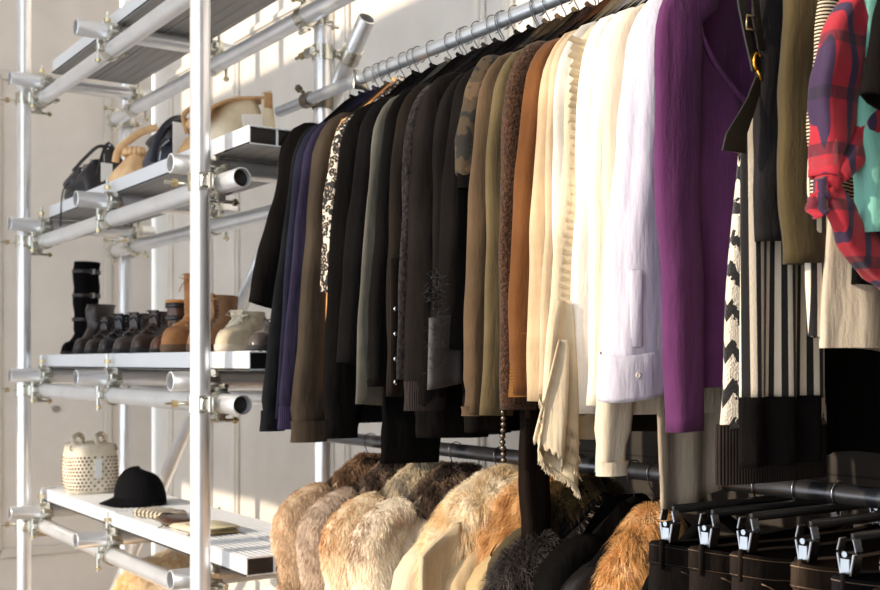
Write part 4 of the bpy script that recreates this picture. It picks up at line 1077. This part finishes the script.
shoe('strap_shoe', 'reddish brown strapped shoe with an open tan lining left of the caramel boot', 150, ZS, leather((84, 52, 36), .28), .042, .26, .085, .044, .012, inst=.075, shw=.038, ytoe=1.29, straps=2, collar=leather((190, 128, 66), .5))
CAR = leather((158, 104, 62), .85, (180, 126, 80), .2)
shoe('lace_up_boot', 'tall caramel suede boot with rows of lace hooks beside the nearest post', 162, ZS, CAR, .047, .28, .140, .056, .024, plain((104, 78, 58), .8, 'crepe_rubber'), inst=.092, shw=.038, shl=.046, laces=11, lacecol=(196, 140, 84), cat='boot', ytoe=1.282, rot=.75, eyelets=BRASSY)
shoe('lace_up_boot', 'light brown suede boot mostly hidden behind the nearest post', 188, ZS, leather((150, 110, 78), .85), .046, .27, .065, .052, .022, plain((96, 70, 50), .8, 'sole_rubber'), inst=.09, shw=.048, shl=.07, laces=8, lacecol=(180, 130, 90), cat='boot', ytoe=1.285)
SNK = cloth((206, 190, 164), .9, .1, .06)
shoe('sneaker', 'beige canvas sneaker with wide laces right of the nearest post', 217, ZS, SNK, .050, .28, .020, .046, .020, plain((214, 200, 178), .7, 'cream_rubber'), inst=.078, shw=.046, shl=.075, laces=6, lacecol=(232, 222, 204), ytoe=1.282, eyelets=SNK)
shoe('ballet_flat', 'black shoe with a silver sheen at the right end of the shoe shelf', 250, ZS, leather((70, 62, 58), .2), .045, .25, .02, .040, .014, inst=.055, ytoe=1.29, xoff=.0)

# ------------------------------------------------------------------ bags
def pouch(c, L, W, Hh, mat, root, name='body', seed=1, topk=.75, rot=0, sag=.02, seg=36, rows=14, bulge=.10, lump=.03, tilt=0, kwk=.75):
    rnd = random.Random(seed); ph = [rnd.uniform(0, 6) for _ in range(5)]; m = MB(); prev = None
    for j in range(rows+1):
        t = j/rows; z = c[2]+Hh*t
        k = (1+bulge*math.sin(PI*min(1, t*1.1)))*(1-(1-topk)*t**2)
        if t < .08: k *= .93
        kw = (1-kwk*t**2.2)
        pts = []
        for i in range(seg):
            a = 2*PI*i/seg; ca = math.copysign(abs(math.cos(a))**.7, math.cos(a)); sa = math.copysign(abs(math.sin(a))**.7, math.sin(a))
            f = 1+lump*(math.sin(3*a+ph[0]+t*3)+.7*math.sin(5*a+ph[1]-4*t)+.4*math.sin(9*a+ph[2]+9*t))
            x, y = L/2*k*ca*f, W/2*k*kw*sa*f
            pts.append((c[0]+x*math.cos(rot)-y*math.sin(rot)+tilt*t*Hh, c[1]+x*math.sin(rot)+y*math.cos(rot), z-sag*math.cos(a)**2*t*0-sag*t*(1-abs(ca))*.6))
        rg = m.ring(pts)
        if prev: m.bridge(prev, rg)
        else: m.cap(rg, True)
        prev = rg
    m.cap(prev); return m.build(name, mat, root)
def strap_tube(pts, r, name, mat, root, flat=.35):
    # smooth
    P = [Vector(p) for p in pts]; C = []
    for i in range(len(P)-1):
        a, b, c, d = P[max(i-1, 0)], P[i], P[i+1], P[min(i+2, len(P)-1)]
        for q in range(6):
            t = q/6; C.append(.5*((2*b)+(c-a)*t+(2*a-5*b+4*c-d)*t*t+(3*b-a-3*c+d)*t**3))
    C.append(P[-1]); m = MB(); m.tube(C, r, 8, flat=flat); return m.build(name, mat, root)
def price_tag(p, w_, h_, root, rot=.0, tilt=.0):
    m = MB(); m.box(p, (.0015, w_, h_), Euler((tilt, 0, rot)).to_matrix()); o = m.build('price_tag', TAG, root, smooth=False)
    return o
ZB = ZT[1]+.0016
# black slouchy bag
x, d = by_y(90, 1.39)
b1 = thing('handbag', (x, 1.40, ZB), 'black leather handbag with studs and a hanging tag at the left of the bag shelf', 'bag', 'handbags on the bag shelf')
pouch((x, 1.40, ZB), .19, .20, .17, leather((34, 31, 34), .32), b1, seed=3, topk=.8, lump=.05)
pouch((x-.01, 1.345, ZB+.055), .10, .10, .085, leather((40, 37, 40), .3), b1, 'side_pocket', seed=6, topk=.7, lump=.05)
strap_tube([(x+.05, 1.46, ZB+.10), (x+.045, 1.47, ZB+.20), (x+.0, 1.43, ZB+.235), (x-.02, 1.38, ZB+.19), (x-.02, 1.33, ZB+.13)], .012, 'handle', leather((30, 27, 28), .35), b1)
strap_tube([(x+.02, 1.31, ZB+.08), (x+.035, 1.275, ZB+.04), (x+.03, 1.268, ZB-.03), (x+.03, 1.266, ZB-.10)], .003, 'cord', leather((30, 27, 28), .5), b1, 1)
m = MB()
def pf(a, b):
    wv = (1-b)**.75; y = 1.455-.01*b+(a-.5)*.15*(wv+.16)
    return (x+.098-.03*b*b-.01*math.sin(a*3), y, ZB+.06+.185*b-.02*abs(a-.5))
m.grid(pf, 10, 12); m.build('pointed_flap', leather((30, 27, 28), .35), b1, thick=.006)
m = MB()
for (yy_, zz_) in ((1.46, .20), (1.475, .17), (1.44, .225)): m.sphere((x+.092, yy_, ZB+zz_), .0055, 10, 6)
m.build('flap_studs', CHROME, b1)
m = MB()
for (a, b) in ((1.455, .19), (1.465, .165), (1.44, .215), (1.38, .165), (1.345, .125)): m.sphere((x+.066 if a > 1.4 else x+.052, a, ZB+b), .006, 10, 6)
m.build('studs', CHROME, b1)
strap_tube([(x+.085, 1.42, ZB+.155), (x+.085, 1.42, ZB+.19)], .001, 'tag_string', TAG, b1, 1)
price_tag((x+.10, 1.425, ZB+.115), .05, .075, b1, .2)
# peach soft bag
x, d = by_y(129, 1.40)
b2 = thing('pouch_bag', (x, 1.41, ZB), 'soft peach pouch bag leaning against the navy bag', 'bag', 'handbags on the bag shelf')
PEA = leather((228, 182, 130), .7, (240, 200, 152), .2)
pouch((x, 1.41, ZB), .15, .16, .15, PEA, b2, seed=8, topk=.45, lump=.06, tilt=.2)
strap_tube([(x+.0, 1.35, ZB+.10), (x+.02, 1.36, ZB+.15), (x+.04, 1.43, ZB+.21), (x+.05, 1.49, ZB+.235)], .014, 'shoulder_strap', PEA, b2)
m = MB()
for i in range(16):
    a = 2*PI*i/16; m.tube([(x+.028+.050*math.cos(a), 1.41+.040*math.sin(a), ZB+.125), (x+.024+.042*math.cos(a+.15), 1.41+.034*math.sin(a+.15), ZB+.15)], .008, 6)
m.build('gathered_edge', PEA, b2)
# navy bag with zip and tag
x, d = by_y(168, 1.385)
b3 = thing('handbag', (x, 1.40, ZB), 'navy and black handbag with a silver zip and a long white tag', 'bag', 'handbags on the bag shelf')
pouch((x, 1.41, ZB), .17, .20, .155, leather((40, 42, 54), .4), b3, seed=12, topk=.85, lump=.02, bulge=.12)
pouch((x+.02, 1.40, ZB+.085), .165, .17, .085, leather((36, 30, 30), .35), b3, 'flap', seed=13, topk=.7, lump=.02, bulge=.1)
strap_tube([(x+.09, 1.30, ZB+.02), (x+.10, 1.31, ZB+.09), (x+.08, 1.36, ZB+.155), (x+.03, 1.43, ZB+.185), (x-.03, 1.5, ZB+.16)], .013, 'shoulder_strap', leather((34, 36, 48), .4), b3)
m = MB(); 
for i in range(14): m.box((x+.098, 1.325+.006*i, ZB+.070+.006*i), (.005, .004, .009))
m.tube([(x+.104, 1.325, ZB+.07), (x+.112, 1.318, ZB+.045), (x+.112, 1.314, ZB+.02)], .003, 6)
m.build('zip', CHROME, b3)
price_tag((x+.115, 1.385, ZB+.085), .058, .135, b3, .15)
# small tan saddle bag behind the post
x, d = by_y(196, 1.40)
b4 = thing('saddle_bag', (x, 1.41, ZB), 'small tan rounded bag squeezed between the navy bag and the nearest post', 'bag', 'handbags on the bag shelf')
TAN = leather((190, 144, 96), .6, (208, 166, 116), .15)
pouch((x, 1.42, ZB), .10, .15, .13, TAN, b4, seed=15, topk=.8, lump=.01)
strap_tube([(x, 1.37, ZB+.10), (x, 1.36, ZB+.16), (x, 1.42, ZB+.195), (x, 1.48, ZB+.16), (x, 1.47, ZB+.10)], .008, 'handle', TAN, b4)
# cream bag with tan flap right of the post
x, d = by_y(232, 1.385)
b5 = thing('flap_bag', (x, 1.40, ZB), 'cream handbag with a tan suede flap right of the nearest post', 'bag', 'handbags on the bag shelf')
CRE = leather((232, 214, 180), .6, (240, 226, 198), .1)
pouch((x, 1.40, ZB), .13, .19, .150, CRE, b5, seed=18, topk=.95, lump=.01, bulge=.05, kwk=.45)
m = MB()
def flap(a, b):
    y = 1.475-.205*math.sin(b*PI/2)**1.1; z = ZB+.150-.080*(1-math.cos(b*PI/2))-.02*b*b*math.sin(a*PI)
    return (x-.070+.150*a, y, z)
m.grid(flap, 14, 14); m.build('flap', leather((190, 144, 98), .75, (206, 166, 120), .15), b5, thick=.007)
m = MB(); m.grid(lambda a, b: (x+.074+.004*math.sin(a*3), 1.445+.05*a-.02*a*(1-b), ZB+.0+.165*(1-b)+.01*a), 6, 8); m.build('gusset', CRE, b5, thick=.006)
m = MB(); m.grid(lambda a, b: (x+.078, 1.452+.026*a, ZB+.165-.045*b), 4, 4); m.build('closing_tab', TAN, b5, thick=.006)
price_tag((x+.095, 1.41, ZB+.055), .075, .075, b5, .25, .15)
# studded bag on the lowest shelf
ZD = ZT[3]+.0016
x, d = by_y(93, 1.40)
sb = thing('studded_bag', (x, 1.39, ZD), 'cream leather bag covered in dark studs with looped handles', 'bag')
CR2 = leather((222, 206, 180), .6, (232, 220, 198), .15)
bo = pouch((x, 1.39, ZD), .20, .195, .195, CR2, sb, seed=22, topk=1.06, lump=.015, bulge=.04, kwk=.12)
me = bo.data; m = MB(); SEG, ROW = 36, 14
for j in range(1, 11):
    for i in range(SEG):
        if 100 <= 0: pass
        for h in ((0,) if j % 2 else (.5,)):
            ia, ib = j*SEG+i, j*SEG+(i+1) % SEG
            A, B = me.vertices[ia].co+ORG[sb.name], me.vertices[ib].co+ORG[sb.name]
            C_, D_ = me.vertices[ia+SEG].co+ORG[sb.name], me.vertices[ib+SEG].co+ORG[sb.name]
            p = (A.lerp(B, h) if True else A).lerp(C_.lerp(D_, h), .25); nn = (B-A).cross(C_-A).normalized()
            if (p-Vector((x, 1.39, p.z))).dot(nn) < 0: nn = -nn
            if nn.x < -.45: continue
            m.tube([p, p+nn*.0025], [.0046, .0025], 6)
sd_ = m.build('studs', metal((92, 72, 58), .4, .8), bo, smooth=False); sd_['kind'] = 'stuff'
for oy in (-.045, .045):
    strap_tube([(x+.06, 1.39+oy-.03, ZD+.185), (x+.05, 1.39+oy-.04, ZD+.215), (x-.01, 1.39+oy, ZD+.228), (x-.06, 1.39+oy+.03, ZD+.21), (x-.07, 1.39+oy+.03, ZD+.18)], .010, 'handle', CR2, sb, 1)
m = MB(); m.band((x+.085, 1.465, ZD+.178), (0, 1, .3), .009, .004, .003); m.build('ring', DKSTEEL, sb)
m = MB(); m.band((x+.05, 1.305, ZD+.178), (1, .3, 0), .009, .004, .003); m.build('ring', DKSTEEL, sb)
price_tag((x+.118, 1.385, ZD+.10), .030, .075, sb, .1)
# cap
x, d = by_y(135, 1.40)
cpn = thing('baseball_cap', (x, 1.40, ZD), 'black baseball cap lying right of the studded bag', 'cap')
CAPM = cloth((28, 27, 30), .85, .2, .1)
m = MB(); prev = None
for j in range(13):
    t = j/12; a = t*PI/2*.985; z = ZD+.010+.118*math.sin(a); rr = math.cos(a)**.7
    rg = m.ring([(x+.102*rr*math.cos(2*PI*i/36)*(1+.008*math.cos(6*2*PI*i/36)), 1.42+.092*rr*math.sin(2*PI*i/36)*(1+.01*math.cos(12*PI*i/36)), z-.010*math.sin(2*PI*i/36)) for i in range(36)])
    if prev: m.bridge(prev, rg)
    prev = rg
m.cap(prev); m.build('crown', CAPM, cpn)
m = MB()
def brim(a, b):
    th = PI*1.0+PI*a; r0 = 1+.62*b*math.sin(PI*a)**.6
    return (x+.101*math.cos(th)*(1+.06*b), 1.42+.091*math.sin(th)*r0*1.0, ZD+.022-.016*b-.018*math.cos(th)**2*b+.003)
m.grid(brim, 24, 8); m.build('brim', CAPM, cpn, thick=.004)
m = MB(); m.sphere((x, 1.42, ZD+.125), .006, 10, 6, (1, 1, .6)); m.build('top_button', CAPM, cpn)
# wallets
def wallet(u, y, w_, l_, h_, mat, label, rot, z, nm='wallet', zipm=None, name='body'):
    x, d = by_y(u, y); r = thing(nm, (x, y, z), label, 'wallet')
    m = MB(); M = Euler((0, 0, rot)).to_matrix(); m.box((x, y, z+h_/2), (l_, w_, h_), M, bev=.006); m.build('body', mat, r, smooth='auto')
    m = MB(); m.box((x, y, z+h_/2), (l_+.003, w_+.003, .003), M, bev=.001); m.build('zip', zipm or BRASSY, r)
    m = MB(); c = Vector((x, y, z+h_/2))+M@Vector((l_/2, -w_/2, 0)); m.tube([c, c+Vector((.01, -.014, -.006)), c+Vector((.012, -.026, -.008))], .0025, 6); m.build('zip_pull', BRASSY, r)
    return r
wallet(160, 1.35, .10, .17, .026, stripes((206, 190, 166), (34, 30, 30), .022, .45, 0, 5), 'black and cream patterned wallet right of the cap', .25, ZD)
wallet(175, 1.335, .09, .15, .022, leather((74, 52, 40), .3), 'dark brown shiny wallet in front of the patterned one', -.2, ZD+.0)
wallet(196, 1.34, .10, .16, .016, leather((226, 208, 178), .5), 'cream wallet lying left of the nearest post', .1, ZD, zipm=CRE)
wallet(214, 1.37, .10, .15, .012, leather((120, 104, 70), .5), 'olive brown notebook wallet under the stack right of the nearest post', .05, ZD)
wallet(213, 1.37, .10, .15, .012, leather((216, 204, 170), .5), 'pale wallet topmost of the pair right of the nearest post', .1, ZD+.0125)
